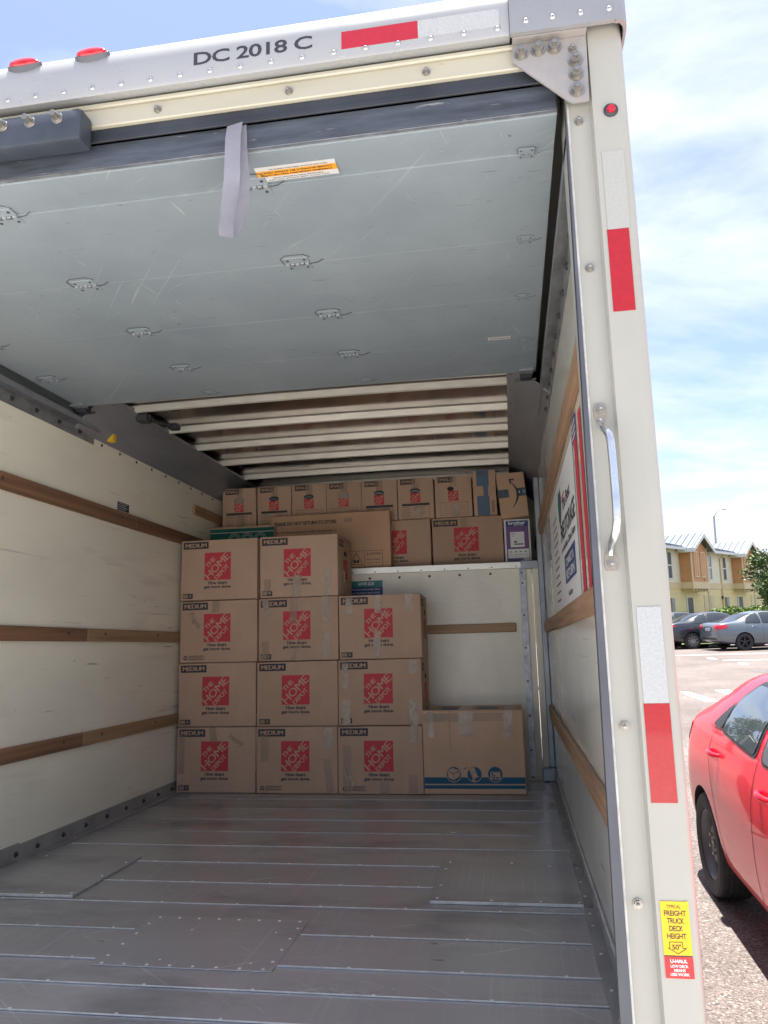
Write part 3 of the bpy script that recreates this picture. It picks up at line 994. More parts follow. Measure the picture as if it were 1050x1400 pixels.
# --- rear frame: right post
post = P()
prof = [(.192, 1.712), (.246, 1.712), (.250, 1.691), (.300, 1.691), (.318, 1.694), (.328, 1.703), (.333, 1.720), (.333, 1.86), (.192, 1.86)]
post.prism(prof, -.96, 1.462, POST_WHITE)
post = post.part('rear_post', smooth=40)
sl = P()
v = []
for z, xi in ((-.95, .1665), (1.27, .190)):
    v += [(xi, 1.702, z), (.1915, 1.702, z), (.1915, 1.76, z), (xi + .004, 1.76, z)]
sl.add(v, [(3, 2, 1, 0), (4, 5, 6, 7), (0, 1, 5, 4), (1, 2, 6, 5), (2, 3, 7, 6), (3, 0, 4, 7)], SEAL_GREY)
sl.part('door_seal', post)
P().box(.1915, .197, 1.7085, 1.712, -.95, 1.27, ALU_EDGE, .0008).part('seal_edge', post)


def rear_bolt(r=.014, L=.018):
    p = MB()
    p.lathe([(r * 1.35, 0), (r * 1.3, .003)], STEEL, seg=14)
    p.lathe([(r, .003), (r, .003 + L * .5)], STEEL, seg=6)
    p.lathe([(r * .52, .003 + L * .5), (r * .5, .003 + L), (r * .3, .004 + L)], STEEL, seg=10)
    return p.mesh('bolt', 35)


b_big = rear_bolt(.0135, .022)
b_mid = rear_bolt(.0078, .012)
for z in (1.221, .847, -.17, -.512):
    o = link('bolt', b_mid, post)
    o.matrix_local = back(.2185, z, 1.712)
ml = P()
F = back(.290, 1.224, 1.691)
ml.lathe([(.0165, 0), (.0165, .004), (.012, .008)], RUBBER, F, 20)
ml.lathe([(.0115, .006), (.009, .012), (.004, .014)], LENS_RED, F, 16)
ml.part('side_marker_light', post, smooth=40)
tp = P()
F = back(0, 0, 1.6898)
for (x0, x1, z0, z1, m) in ((.262, .311, .925, 1.120, WHITE_TAPE_OLD), (.260, .308, .727, .9245, RED_TAPE), (.258, .307, -.1235, .072, WHITE_TAPE), (.257, .308, -.317, -.124, RED_TAPE)):
    P().box(x0, x1, 1.6895, 1.6908, z0, z1, m).part('reflective_tape', post)
st = P()
F = back(.2845, 0, 1.6895)
st.rect(-.0265, .0265, -.5975, -.500, STICKER_Y, F)
st.text('TYPICAL', -.002, -.5095, .0062, INK_DK, F, .027, .0, .0006)
for k, (tx, w) in enumerate((('FREIGHT', .041), ('TRUCK', .032), ('DECK', .026), ('HEIGHT', .036))):
    st.text(tx, 0, -.5215 - k * .0138, .0098, INK_DK, F, w, .012, .0006)
pts = [(-.0145, -.5735), (.0095, -.5735), (.0095, -.5845), (.0165, -.5845), (0.0, -.5945), (-.0175, -.5845), (-.0145, -.5845)]
for k in range(len(pts)):
    a, b = Vector(pts[k]), Vector(pts[(k + 1) % len(pts)])
    d = (b - a).normalized() * .0006
    n_ = Vector((-d.y, d.x))
    st.add([(*(a - n_), .0006), (*(b - n_), .0006), (*(b + n_), .0006), (*(a + n_), .0006)], [(0, 1, 2, 3)], INK_DK, F)
st.text('50"', -.002, -.5825, .0095, INK_DK, F, .0165, .01, .0006)
st.rect(-.0265, .0265, -.5995, -.5975, INK_DK, F, .0002)
st.part('height_sticker', post)
st = P()
st.rect(-.0262, .0268, -.6385, -.5998, STICKER_R, F)
st.text('U-HAUL', 0, -.6075, .0065, PAPER_B, F, .032, .03, .0006)
for k, (tx, w) in enumerate((('LOW DECK', .033), ('MEANS', .021), ('LESS WORK', .035))):
    st.text(tx, .0005, -.6165 - k * .0073, .0052, PAPER_B, F, w, .02, .0006)
st.part('slogan_sticker', post)
gh = P()
gh.tube([(.2165, 1.704, .482), (.2170, 1.698, .470), (.2185, 1.682, .459), (.2215, 1.664, .449), (.2250, 1.652, .436), (.2270, 1.647, .418), (.2275, 1.6465, .38), (.2278, 1.6465, .33), (.2278, 1.6465, .28), (.2270, 1.647, .250), (.2245, 1.652, .232), (.2210, 1.664, .218), (.2185, 1.682, .208), (.2170, 1.698, .197), (.2165, 1.704, .186)],
        [.0075, .0085, .0088] + [.0088] * 9 + [.0088, .0085, .0075], CHROME, 12)
for zc_ in (.503, .172):
    s0 = 1 if zc_ > .3 else -1
    gh.prism([(-.011, -.02), (.011, -.02), (.0145, .006), (.011, .02), (-.011, .02), (-.0145, .006)] if s0 > 0 else
             [(-.011, -.02), (.011, -.02), (.0145, -.006), (.011, .02), (-.011, .02), (-.0145, -.006)], 0, .004, PAD, back(.2175, zc_, 1.712))
gh = gh.part('grab_handle', post, smooth=50)
for z in (.510, .166):
    o = link('bolt', b_mid, post)
    o.matrix_local = back(.2175, z, 1.7085)

# --- left post, mirrored, outside the frame
lp = P()
lp.prism([(-a - 1.975, b) for a, b in reversed(prof)], -.96, 1.462, POST_WHITE)
lp.part('rear_post', smooth=40)

# --- header
hp = P()
# cross-section in (y, z), swept along x
sec = [(1.664, 1.438), (1.660, 1.446), (1.660, 1.525), (1.664, 1.548), (1.676, 1.570), (1.695, 1.584), (1.72, 1.590), (1.86, 1.592), (1.86, 1.50), (1.70, 1.50), (1.70, 1.444), (1.676, 1.438)]
def sweep(p, sec, x0, x1, m):
    n = len(sec)
    v = [(x0, a, b) for a, b in sec] + [(x1, a, b) for a, b in sec]
    f = [tuple(range(n)), tuple(reversed(range(n, 2 * n)))] + [(i, n + i, n + (i + 1) % n, (i + 1) % n) for i in range(n)]
    p.add(v, f, m)
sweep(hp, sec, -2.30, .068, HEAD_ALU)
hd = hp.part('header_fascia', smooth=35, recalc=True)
hr = P().box(-2.18, .19, 1.7005, 1.76, 1.376, 1.4365, CREAM, .003).box(-2.18, .19, 1.690, 1.7, 1.424, 1.437, CREAM, .003).part('header_rail')
riv_b = MB().lathe([(.0072, 0), (.0068, .0018), (.0042, .0038), (.002, .0042)], RIVET, seg=12)
riv_b.lathe([(.0015, .0040), (.0015, .0047)], STEEL_DK, seg=6)
riv_b = riv_b.mesh('rivet', 50)
x = .040
while x > -2.2:
    o = link('rivet', riv_b, hd)
    o.matrix_local = back(x, 1.4575, 1.660)
    x -= .0806
for x in (-.843, -.489, -.138):
    o = link('bolt', b_mid, hr)
    o.matrix_local = back(x, 1.400, 1.7005)
lt = P()
lt.text('DC 2018 C', -.573, 1.4975, 0.037, INK_DK, Matrix(((1, 0, 0, 0), (0, 0, -1, 1.6593), (0, 1, 0, 0), (0, 0, 0, 1))), .312, .018)
lt.part('fleet_lettering', hd)
P().box(-.3425, -.152, 1.6590, 1.6604, 1.4635, 1.5115, RED_TAPE2).part('reflective_tape', hd)
P().box(-.1515, .045, 1.6590, 1.6604, 1.4645, 1.5115, WHITE_TAPE).part('reflective_tape', hd)


def marker(x):
    p = P()
    F = Matrix.Translation((x, 1.668, 1.560)) @ Matrix.Rotation(radians(52), 4, 'X')
    def oval(rx, ry, z0, z1, m, k=.82):
        seg = 20
        v = [(rx * cos(2 * pi * i / seg), ry * sin(2 * pi * i / seg), z0) for i in range(seg)] + \
            [(k * rx * cos(2 * pi * i / seg), k * ry * sin(2 * pi * i / seg), z1) for i in range(seg)]
        p.add(v, [tuple(range(seg, 2 * seg))] + [(i, (i + 1) % seg, seg + (i + 1) % seg, seg + i) for i in range(seg)], m, F)
    oval(.052, .022, -.012, .006, SEAL_GREY, .93)
    for (a0, b0, a1, b1) in ((1.0, .006, .95, .010), (.95, .010, .80, .015), (.80, .015, .50, .0185), (.50, .0185, .15, .020)):
        oval(.044 * a0, .017 * a0, b0, b1, LENS_RED, a1 / a0)
    return p.part('marker_light', smooth=40)


for x in (-1.606, -1.411, -1.211, -1.016):
    marker(x)
# black bumper block with three studs
bb = P().box(-2.0, -1.024, 1.640, 1.70, 1.302, 1.392, PLASTIC_DK, .010, seg=2).part('bumper_block', smooth=40)
stud = MB()
stud.lathe([(.016, 0), (.015, .003)], STEEL, seg=14)
stud.lathe([(.0105, .003), (.010, .012), (.008, .024), (.005, .025)], STEEL, seg=12)
stud = stud.mesh('stud_bolt', 40)
for k in range(10):
    o = link('bolt', stud, bb)
    o.matrix_local = back(-1.090 - k * .0776, 1.367, 1.640)
# rubber flap seal below the rail
P().box(-2.16, .185, 1.712, 1.719, 1.338, 1.3762, RUBBER, .002).box(-2.16, .185, 1.709, 1.7118, 1.336, 1.350, RUBBER, .001).part('header_seal')
# corner cap and gusset
cp = P()
sec2 = [(1.652, 1.432), (1.652, 1.525), (1.657, 1.552), (1.670, 1.578), (1.692, 1.594), (1.72, 1.600), (1.86, 1.602), (1.86, 1.55), (1.665, 1.53), (1.665, 1.432)]
sweep(cp, sec2, .069, .312, CAP_ALU)
cp.prism([(.312, 1.652), (.328, 1.656), (.338, 1.668), (.341, 1.69), (.341, 1.87), (.3345, 1.87), (.3345, 1.692), (.330, 1.676), (.322, 1.666), (.312, 1.665)], 1.430, 1.575, CAP_ALU)
cp.prism([(.310, 1.665), (.3345, 1.692), (.3345, 1.87), (.310, 1.87)], 1.570, 1.5995, CAP_ALU)
cpo = cp.part('corner_cap', smooth=35, recalc=True)
for x in (.107, .169, .234, .299):
    o = link('rivet', riv_b, cpo)
    o.matrix_local = back(x, 1.4605, 1.652)
gp = P()
gp.prism([(.073, 1.380), (.196, 1.258), (.206, 1.253), (.243, 1.254), (.247, 1.426), (.073, 1.426)], 0, .005, GUSSET, back(0, 0, 1.6895))
gp.box(.073, .2465, 1.664, 1.6845, 1.4265, 1.431, GUSSET)
gpo = gp.part('corner_gusset')
for (x, z) in ((.093, 1.400), (.133, 1.404), (.171, 1.405), (.218, 1.362), (.2175, 1.326), (.2165, 1.283)):
    o = link('bolt', b_big, gpo)
    o.matrix_local = back(x, z, 1.6845)
o = link('bolt', b_mid, gpo)
o.matrix_local = back(.213, 1.394, 1.6845)

# --- sill, chassis, wheels, cab (mostly hidden from this side)
P().box(-2.30, .333, 1.69, 1.738, -.97, ZF - .002, GALV, .004).part('rear_sill')
P().box(-2.26, .30, 1.76, YB + .1, -.975, ZF - .032, GALV_DK).part('floor_frame')
for x in (-1.5, -.5):
    P().box(x - .04, x + .04, 1.9, 7.4, -1.17, -.976, GALV_DK).part('chassis_rail')


def wheel_part(x, y, zc_, r, w):
    M = Matrix.Translation((x, y, zc_)) @ Matrix.Rotation(pi / 2, 4, 'Y')
    t = P().lathe([(r * .62, -w / 2), (r * .93, -w / 2), (r, -w * .36), (r, w * .36), (r * .93, w / 2), (r * .62, w / 2)], TYRE, M, 28).part('wheel', smooth=40)
    P().lathe([(r * .6, -w * .46), (r * .3, -w * .3), (r * .3, w * .3), (r * .6, w * .46)], RIM_STEEL, M, 20).part('rim', t, smooth=40)


for (x, y, r) in ((.15, 4.0, .325), (-2.12, 4.0, .325), (.12, 7.15, .325), (-2.09, 7.15, .325)):
    wheel_part(x, y, -EYE + SLOPE * y + r, r, .24)
cb = P()
secs = [(5.62, -1.15, .42, 1.10), (6.35, -1.15, .46, 1.08), (6.75, -1.15, .30, 1.04), (7.25, -1.15, -.35, 1.00), (8.0, -1.12, -.48, .96), (8.15, -1.1, -.62, .90)]
v, f = [], []
for (y, z0, z1, hw) in secs:
    for (a, b) in ((-1, z0), (1, z0), (1, z0 + .62 * (min(z1, -.35) - z0)), (.98, min(z1, -.35)), (.80, z1), (-.80, z1), (-.98, min(z1, -.35)), (-1, z0 + .62 * (min(z1, -.35) - z0))):
        v.append((-.985 + a * hw, y, b))
for k in range(len(secs) - 1):
    for q in range(8):
        f.append((k * 8 + q, k * 8 + (q + 1) % 8, k * 8 + 8 + (q + 1) % 8, k * 8 + 8 + q))
f += [tuple(range(8)), tuple(reversed(range(40, 48)))]
cb.add(v, f, POST_WHITE)
cb.part('cab', recalc=True)
mr_ = P().box(.27, .44, 6.86, 6.92, -.42, -.08, POST_WHITE, .02).tube([(.08, 6.9, -.4), (.3, 6.9, -.34)], .015, RUBBER, 8)
mr_.box(.285, .425, 6.853, 6.859, -.40, -.10, GLASS_MIRROR).part('door_mirror')

# ================================================================== BOXES
def carton_mesh(w, d, h, seed, m, bulge=.003):
    r = random.Random(seed)
    bm = bmesh.new()
    bmesh.ops.create_cube(bm, size=1)
    for q in bm.verts:
        q.co = Vector((q.co.x * w, (q.co.y + .5) * d, (q.co.z + .5) * h))
    for q in bm.verts:      # corners never quite square
        q.co.x += r.uniform(-.0035, .0015) * (1 if q.co.x > 0 else -1)
        q.co.z += r.uniform(-.0035, .0005) if q.co.z > h / 2 else 0
        q.co.y += r.uniform(0, .003) if q.co.y > .01 else 0
    bmesh.ops.bevel(bm, geom=bm.edges[:], offset=.0045, segments=2, affect='EDGES', profile=.5)
    # flap seam on top
    p = MB()
    p.bm(bm, m)
    bm.free()
    p.box(-w / 2 + .006, w / 2 - .006, d / 2 - .001, d / 2 + .001, h - .0005, h + .0006, INK_MID)
    # taped corner seam on the left front edge and a slightly proud bottom flap line
    p.box(-w / 2 + .004, w / 2 - .004, -.0006, .0004, .0015, .0035, INK_MID)
    return p.mesh('carton', 40)


FB = back(0, 0, 0)           # prints on the front face of a carton in its own frame


def FRONT(x, z, lift=.0012):
    return back(x, z, -lift)


MW, MD, MH = .533, .405, .4065


def logo_mesh(S):
    p = MB()
    F = FRONT(0, 0)
    p.rect(-S / 2, S / 2, -S / 2, S / 2, INK_RED, F)
    k = S / .184
    c = cos(pi / 4)
    def tt(body, u, w_, h, wd, bold, lift=.0006):
        for q, (du, dw) in enumerate(((0, 0), (.0013 * k, 0), (-.0013 * k, 0))):   # bold strokes
            p.text(body, (u + du - w_ - dw) * c, (u + du + w_ + dw) * c, h, CARD_PRINT, F, wd, 0.0, lift + .00012 * q, rot=pi / 4)
    tt('HOME', 0, .003 * k, .050 * k, .210 * k, .03)
    tt('THE', -.016 * k, .055 * k, .029 * k, .082 * k, .03, .0012)
    tt('DEPOT', -.006 * k, -.049 * k, .029 * k, .122 * k, .03, .0018)
    return p.mesh('store_logo')


LOGO_M, LOGO_S, LOGO_M2 = logo_mesh(.184), logo_mesh(.076), logo_mesh(.178)
p = MB()
p.rect(-.089, .089, -.0235, .0235, INK_DK, FRONT(0, 0))
for q in range(3):
    p.text('MEDIUM', (q - 1) * .0012, 0, .026, CARD_PRINT, FRONT(0, 0), .148, 0, .0006 + .0002 * q)
SIZE_M = p.mesh('size_label')
p = MB()
p.rect(-.055, .055, -.0205, .0205, INK_DK, FRONT(0, 0))
for q in range(3):
    p.text('SMALL', (q - 1) * .0009, .001, .022, CARD_PRINT, FRONT(0, 0), .094, 0, .0006 + .0002 * q)
SIZE_S = p.mesh('size_label')
p = MB()
p.text('How doers', 0, .0145, .0225, INK_DK, FRONT(0, 0), .130, .028)
p.text('get more done.', 0, -.0145, .0255, INK_DK, FRONT(0, 0), .190, .028)
SLOGAN = p.mesh('slogan')
p = MB()
p.rect(-.036, .036, -.0165, .0165, INK_DK, FRONT(0, 0))
for k in range(5):
    p.rect(-.031 + k * .007, -.027 + k * .007, -.011, .011, CARD_PRINT, FRONT(0, 0), None or .0006)
p.rect(.010, .030, -.011, .011, INK_MID, FRONT(0, 0), .0006)
p.rect(.014, .020, -.004, .006, CARD_PRINT, FRONT(0, 0), .0008)
CODE = p.mesh('code_label')
p = MB()
F = FRONT(0, 0)
for k in range(3):
    a = pi / 2 + k * 2 * pi / 3
    b = a + 2 * pi / 3
    A, B = Vector((cos(a), sin(a))) * .017, Vector((cos(b), sin(b))) * .017
    d = (B - A) * .16
    A2, B2 = A + d, B - d * .6
    n_ = Vector((-(B - A).y, (B - A).x)).normalized() * .0032
    p.add([(*(A2 - n_ + Vector((-.058, 0))), 0), (*(B2 - n_ + Vector((-.058, 0))), 0), (*(B2 + n_ + Vector((-.058, 0))), 0), (*(A2 + n_ + Vector((-.058, 0))), 0)], [(0, 1, 2, 3)], INK_DK, F)
p.frame(-.036, .072, -.013, .014, .0022, INK_DK, F)
for k in range(3):
    p.rect(-.031, .066 - .012 * (k % 2), .0065 - k * .0075, .0095 - k * .0075, INK_MID, F, .0004)
RECYCLE = p.mesh('recycle_mark')


def hole_mesh(rx, ry, flap=True):
    p = MB()
    F = FRONT(0, 0)
    p.disc(0, 0, rx, ry, INK_MID, F, .0002)
    p.disc(0, -.001, rx * .93, ry * .86, SHADOW_HOLE, F, .0006)  # no real opening: the hole's shade is a dark disc on the face
    if flap:
        p.add([(-rx * .8, -ry * .45, .0010), (rx * .8, -ry * .45, .0010), (rx * .55, ry * .1, .0030), (-rx * .2, ry * .25, .0045), (-rx * .6, ry * .05, .0030)], [(0, 1, 2, 3, 4)], PAPER_TAPE, F)
    return p.mesh('hand_hole')


HOLE_S, HOLE_S2 = hole_mesh(.040, .019), hole_mesh(.026, .017, False)
p = MB()
F = FRONT(0, 0)
p.rect(-.103, .103, .040, .056, INK_DK, F)
p.frame(-.103, .103, -.056, .040, .0018, INK_MID, F)
for k in range(6):
    p.rect(-.095, -.045 + .01 * (k % 2), .028 - k * .014, .0305 - k * .014, INK_MID, F, .0003)
    p.rect(.015, .075 - .012 * (k % 3), .028 - k * .014, .0305 - k * .014, INK_MID, F, .0003)
TABLE_A = p.mesh('contents_table')
p = MB()
p.frame(-.103, .103, -.045, .050, .0022, INK_MID, F)
for k in range(4):
    p.rect(-.088, .088, .026 - k * .019, .0275 - k * .019, INK_MID, F)
TABLE_B = p.mesh('contents_table')

_tapes = {}


def tape(par, x, z, w, h, rot=0.0, lift=.0022, m=None, side=None):
    m = m or TAPE
    r = random.Random(int(1000 * (x + z * 3 + w)))
    p = MB()
    n = 5
    v, f = [], []
    for k in range(n + 1):
        t = k / n
        jx = r.uniform(-.0015, .0015)
        e = r.uniform(-.004, .004) if k in (0, n) else 0
        for q in range(3):
            v.append((-w / 2 + q * w / 2 + jx, -h / 2 + t * h + (e if q == 1 else 0), r.uniform(0, .0012)))
    for k in range(n):
        for q in range(2):
            f.append((k * 3 + q, k * 3 + q + 1, k * 3 + q + 4, k * 3 + q + 3))
    F = (FRONT(x, z, lift) if side is None else side) @ Matrix.Rotation(rot, 4, 'Z')
    p.add(v, f, m, F)
    return link('tape_strip', p.mesh('tape_strip'), par)


def thing_at(name, me, x, y, z, label, cat, group=None, rx=0.0, rz=0.0, ry=0.0):
    o = bpy.data.objects.new(name, me)
    COL.objects.link(o)
    o.matrix_world = TR @ T3(x, y, z) @ Matrix.Rotation(rz, 4, 'Z') @ Matrix.Rotation(ry, 4, 'Y') @ Matrix.Rotation(rx, 4, 'X')
    return tag(o, label, cat, group)


def pr(me, par, x, z):
    o = link(me.name.split('.')[0], me, par)
    o.location = (x, 0, z)
    return o


MED_MESHES = [carton_mesh(MW, MD, MH, k, CARD) for k in range(3)]


def side_prints(b, w, h):
    """label, hand hole and red square on the right side, seen on boxes that overlook a shorter stack"""
    S_ = Matrix(((0, 0, 1, w / 2 + .0012), (1, 0, 0, 0), (0, 1, 0, 0), (0, 0, 0, 1)))
    p = MB()
    p.rect(.03, .15, h - .075, h - .03, INK_DK, S_)
    p.text('MEDIUM', .09, h - .0525, .024, CARD_PRINT, S_, .10, .02, .0006)
    link('size_label', p.mesh('size_label'), b)
    p = MB()
    p.rect(.15, .27, h * .30, h * .62, INK_RED, S_)
    p.text('HOME', .21, h * .46, .035, CARD_PRINT, S_, .12, 0, .0006, rot=pi / 4)
    link('store_logo', p.mesh('store_logo'), b)
    q = MB()
    q.disc(.205, h * .72, .042, .018, SHADOW_HOLE, S_, .0004)
    link('hand_hole', q.mesh('hand_hole'), b)
    tape(b, 0, 0, .05, .16, 0, side=S_ @ T3(.16, .10, .001))


def medium(x0, z0, y0, label, code=True, recycle=False, tapes=(), script=None, side=False, k=0, logo=None, rz=0.0, group='medium moving boxes with red square logo', sub=''):
    b = thing_at('moving_box', MED_MESHES[k % 3], x0 + MW / 2, y0 + RND.uniform(-.008, .008), z0, label, 'box', group, rz=rz + RND.uniform(-.009, .009))
    pr(SIZE_M, b, -MW / 2 + .103, MH - .036)
    pr(LOGO_M, b, -MW / 2 + .257, MH - .180)
    pr(SLOGAN, b, -MW / 2 + .258, MH - .305)
    if code:
        pr(CODE, b, -MW / 2 + .050, .030)
    if recycle:
        pr(RECYCLE, b, -MW / 2 + .098, .033)
    for tpar in tapes:
        tape(b, *tpar)
    if script:
        q = MB()
        tx, sx, sz, ht, wd, rot = script
        q.text(tx, sx, sz, ht, INK_MID, FRONT(0, 0, .0014), wd, -.012, 0, rot, .35)
        link('handwriting', q.mesh('handwriting'), b)
    if side:
        side_prints(b, MW, MH)
    return b


FY = 4.934
Z0 = ZF + .0015
row = [Z0 + k * (MH + .0022) for k in range(4)]
H2 = MW / 2
medium(-2.186, row[0], FY, 'medium box on the deck by the white wall, "Heavy" scrawled beside its red logo', k=0,
       tapes=((-.02, MH - .05, .045, .10, .15, .0022, TAPE2), (-.235, .24, .04, .25, 0, .0022, TAPE2)), script=('Heavy', .135, MH - .085, .05, .115, -.5))
medium(-2.187, row[1], FY + .004, 'plain medium box one up from the bottom in the stack against the white wall', k=1)
medium(-2.182, row[2], FY + .002, 'medium box with "Fragile" scribbled near its left edge, in the stack by the wall', code=False, recycle=True, k=2,
       tapes=((-.02, MH - .04, .05, .08, 0, .0022, TAPE2),), script=('Fragile', -H2 + .10, MH - .13, .042, .12, -1.0))
medium(-2.181, row[3], FY + .003, 'topmost medium box of the stack against the white wall, without any tape', k=0, rz=.006)
medium(-1.647, row[0], FY - .002, 'taped medium box on the deck between the "Heavy" box and the short stack', code=False, recycle=True, k=1,
       tapes=((-.21, MH - .13, .05, .16, 0, .0022, TAPE2), (.205, MH - .07, .05, .135, 0), (.205, .11, .045, .20, .12, .0022, TAPE2)))
medium(-1.643, row[1], FY, 'plain untaped medium box second from the bottom in the middle four-high stack', k=2)
medium(-1.635, row[2], FY + .002, 'medium box with tape over its logo and down its right edge, in the middle stack', k=0,
       tapes=((-.215, MH - .06, .04, .11, .2), (-.03, MH - .085, .05, .17, 0, .0022, TAPE2), (.185, MH - .08, .05, .165, 0), (.185, .10, .05, .16, -.06), (-.22, .07, .05, .11, 0, .0022, TAPE2), (-.02, .05, .03, .09, -.3, .0022, TAPE2)))
medium(-1.628, row[3], FY - .006, 'topmost medium box of the middle stack, two shiny tape strips near its bottom', k=1, side=True, rz=-.008,
       tapes=((-.215, .075, .05, .10, 0, .0022, TAPE2), (-.01, .075, .055, .14, -.06), (.19, .09, .05, .17, 0)))
medium(-1.112, row[0], FY - .004, 'bottom medium box of the short three-high stack, beside the blue striped box', code=False, recycle=True, k=2,
       tapes=((.215, MH - .045, .045, .10, 0), (-.21, .15, .05, .28, 0, .0022, TAPE2), (-.20, .10, .03, .12, .5), (.20, .06, .055, .11, 0, .0022, TAPE2), (.02, .04, .055, .09, 0, .0022, TAPE2)))
medium(-1.106, row[1], FY, 'middle medium box of the short three-high stack, tape strips at all four corners', k=0, side=True,
       tapes=((-.22, MH - .10, .035, .16, .05), (.215, MH - .05, .048, .085, 0), (-.215, .085, .05, .15, 0), (.21, .08, .048, .15, 0)))
medium(-1.096, row[2], FY + .004, 'topmost medium box of the short stack, tape strip across its slogan', k=1, side=True, rz=.01,
       tapes=((-.20, MH - .065, .042, .10, 0), (-.01, MH - .06, .045, .115, 0), (.19, MH - .055, .045, .11, 0), (-.02, .095, .045, .17, -.06)))

# --- the large box with the blue stripe
BW, BH, BD = .615, .497, .40
bme = carton_mesh(BW, BD, BH, 11, CARD_M)
big = thing_at('moving_box', bme, -.5785 + BW / 2, FY - .004, Z0, 'large tan box with blue stripes and three round moving icons on the deck', 'box', rz=.004)
p = MB()
F = FRONT(0, 0)
p.rect(-BW / 2 + .003, BW / 2 - .003, .062, .100, INK_BLUE, F)
p.rect(-BW / 2 + .003, BW / 2 - .003, .033, .054, INK_BLUE, F)
link('blue_stripe', p.mesh('blue_stripe'), big)
for k, cx in enumerate((-.123, .002, .127)):
    p = MB()
    p.disc(cx, .118, .047, .047, CARD_PRINT, F, .0006, 28)
    p.disc(cx, .118, .043, .043, INK_BLUE, F, .0010, 28)
    if k == 0:
        p.add([(cx - .038, .135, .0014), (cx - .002, .118, .0014), (cx - .002, .083, .0014), (cx - .034, .100, .0014)], [(0, 1, 2, 3)], CARD_PRINT, F)
        p.add([(cx + .001, .118, .0014), (cx + .038, .135, .0014), (cx + .034, .106, .0014), (cx + .001, .085, .0014)], [(0, 1, 2, 3)], CARD_PRINT, F)
        p.add([(cx - .038, .139, .0014), (cx - .008, .155, .0014), (cx + .036, .140, .0014), (cx, .122, .0014)], [(0, 1, 2, 3)], CARD_PRINT, F)
    elif k == 1:
        R_ = Matrix.Translation((cx, .118, .0014)) @ Matrix.Rotation(.35, 4, 'Z')
        for (a, b, c_, d) in ((-.016, .014, .012, .040), (-.016, .014, -.018, .010), (-.016, .020, -.024, -.020)):
            p.rect(a, b, c_, d, CARD_PRINT, F @ R_)
        p.rect(-.021, -.018, -.03, .05, CARD_PRINT, F @ R_)
        p.disc(-.018, -.032, .008, .008, CARD_PRINT, F @ R_, 0, 12)
        p.rect(-.050, -.018, .048, .052, INK_BLUE, F @ R_)
    else:
        p.add([(cx - .034, .128, .0014), (cx + .034, .128, .0014), (cx + .030, .142, .0014), (cx, .158, .0014), (cx - .030, .142, .0014)], [(0, 1, 2, 3, 4)], INK_BLUE, F)
        p.rect(cx - .030, cx + .030, .088, .135, CARD_PRINT, F, .0014)
        for (a, b, n_) in ((-.022, .092, 3), (-.010, .092, 2), (.002, .092, 1), (.013, .092, 1)):
            for q in range(n_):
                p.rect(cx + a, cx + a + .009, b + q * .0125, b + q * .0125 + .010, INK_BLUE, F, .0018)
    link('moving_icon', p.mesh('moving_icon'), big)
p = MB()
p.rect(-.1395, -.1375, BH - .22, BH - .004, INK_MID, F)
link('flap_slit', p.mesh('flap_slit'), big)
tape(big, -.255, BH - .085, .036, .15, 0)
tape(big, -.205, BH - .045, .13, .055, 0, .0026, TAPE2)
tape(big, -.035, BH - .08, .09, .15, 0, .0026)
tape(big, -.05, BH - .045, .50, .05, 0, .0018, TAPE2)
tape(big, .215, BH - .08, .055, .16, 0)
p = MB()
Ftop = Matrix(((1, 0, 0, 0), (0, 1, 0, 0), (0, 0, 1, BH + .0015), (0, 0, 0, 1)))
for (a, b, c_, d, m) in ((-.30, -.22, 0, .3, TAPE), (-.08, 0, 0, .35, TAPE), (.20, .27, 0, .3, TAPE), (-.19, -.09, .03, .20, INK_SLATE), (.03, .16, .05, .2, INK_SLATE)):
    p.rect(a, b, c_, d, m, Ftop)
link('top_tape', p.mesh('top_tape'), big)

# --- attic: medium boxes
AZ = FLOOR2 + .001
MED_A = carton_mesh(.519, .40, .398, 3, CARD)


def attic_medium(x0, label, tp=False):
    b = thing_at('moving_box', MED_A, x0 + .2595, 5.65, AZ, label, 'box', 'medium moving boxes with red square logo')
    pr(SIZE_M, b, -.2595 + .101, .398 - .040)
    pr(LOGO_M2, b, -.2595 + .250, .398 - .165)
    pr(SLOGAN, b, -.2595 + .252, .398 - .292)
    if tp:
        tape(b, -.02, .398 - .04, .05, .08, 0, .0022, TAPE2)
    return b


attic_medium(-.545, 'medium box on the attic ledge, whole front visible beside the purple printer box', True)
attic_medium(-1.074, 'medium box on the attic ledge, half hidden behind the wide do-not-return box')
attic_medium(-1.603, 'medium box on the attic ledge hidden behind the wide do-not-return box')
attic_medium(-2.132, 'medium box on the attic ledge hidden behind the green striped box')
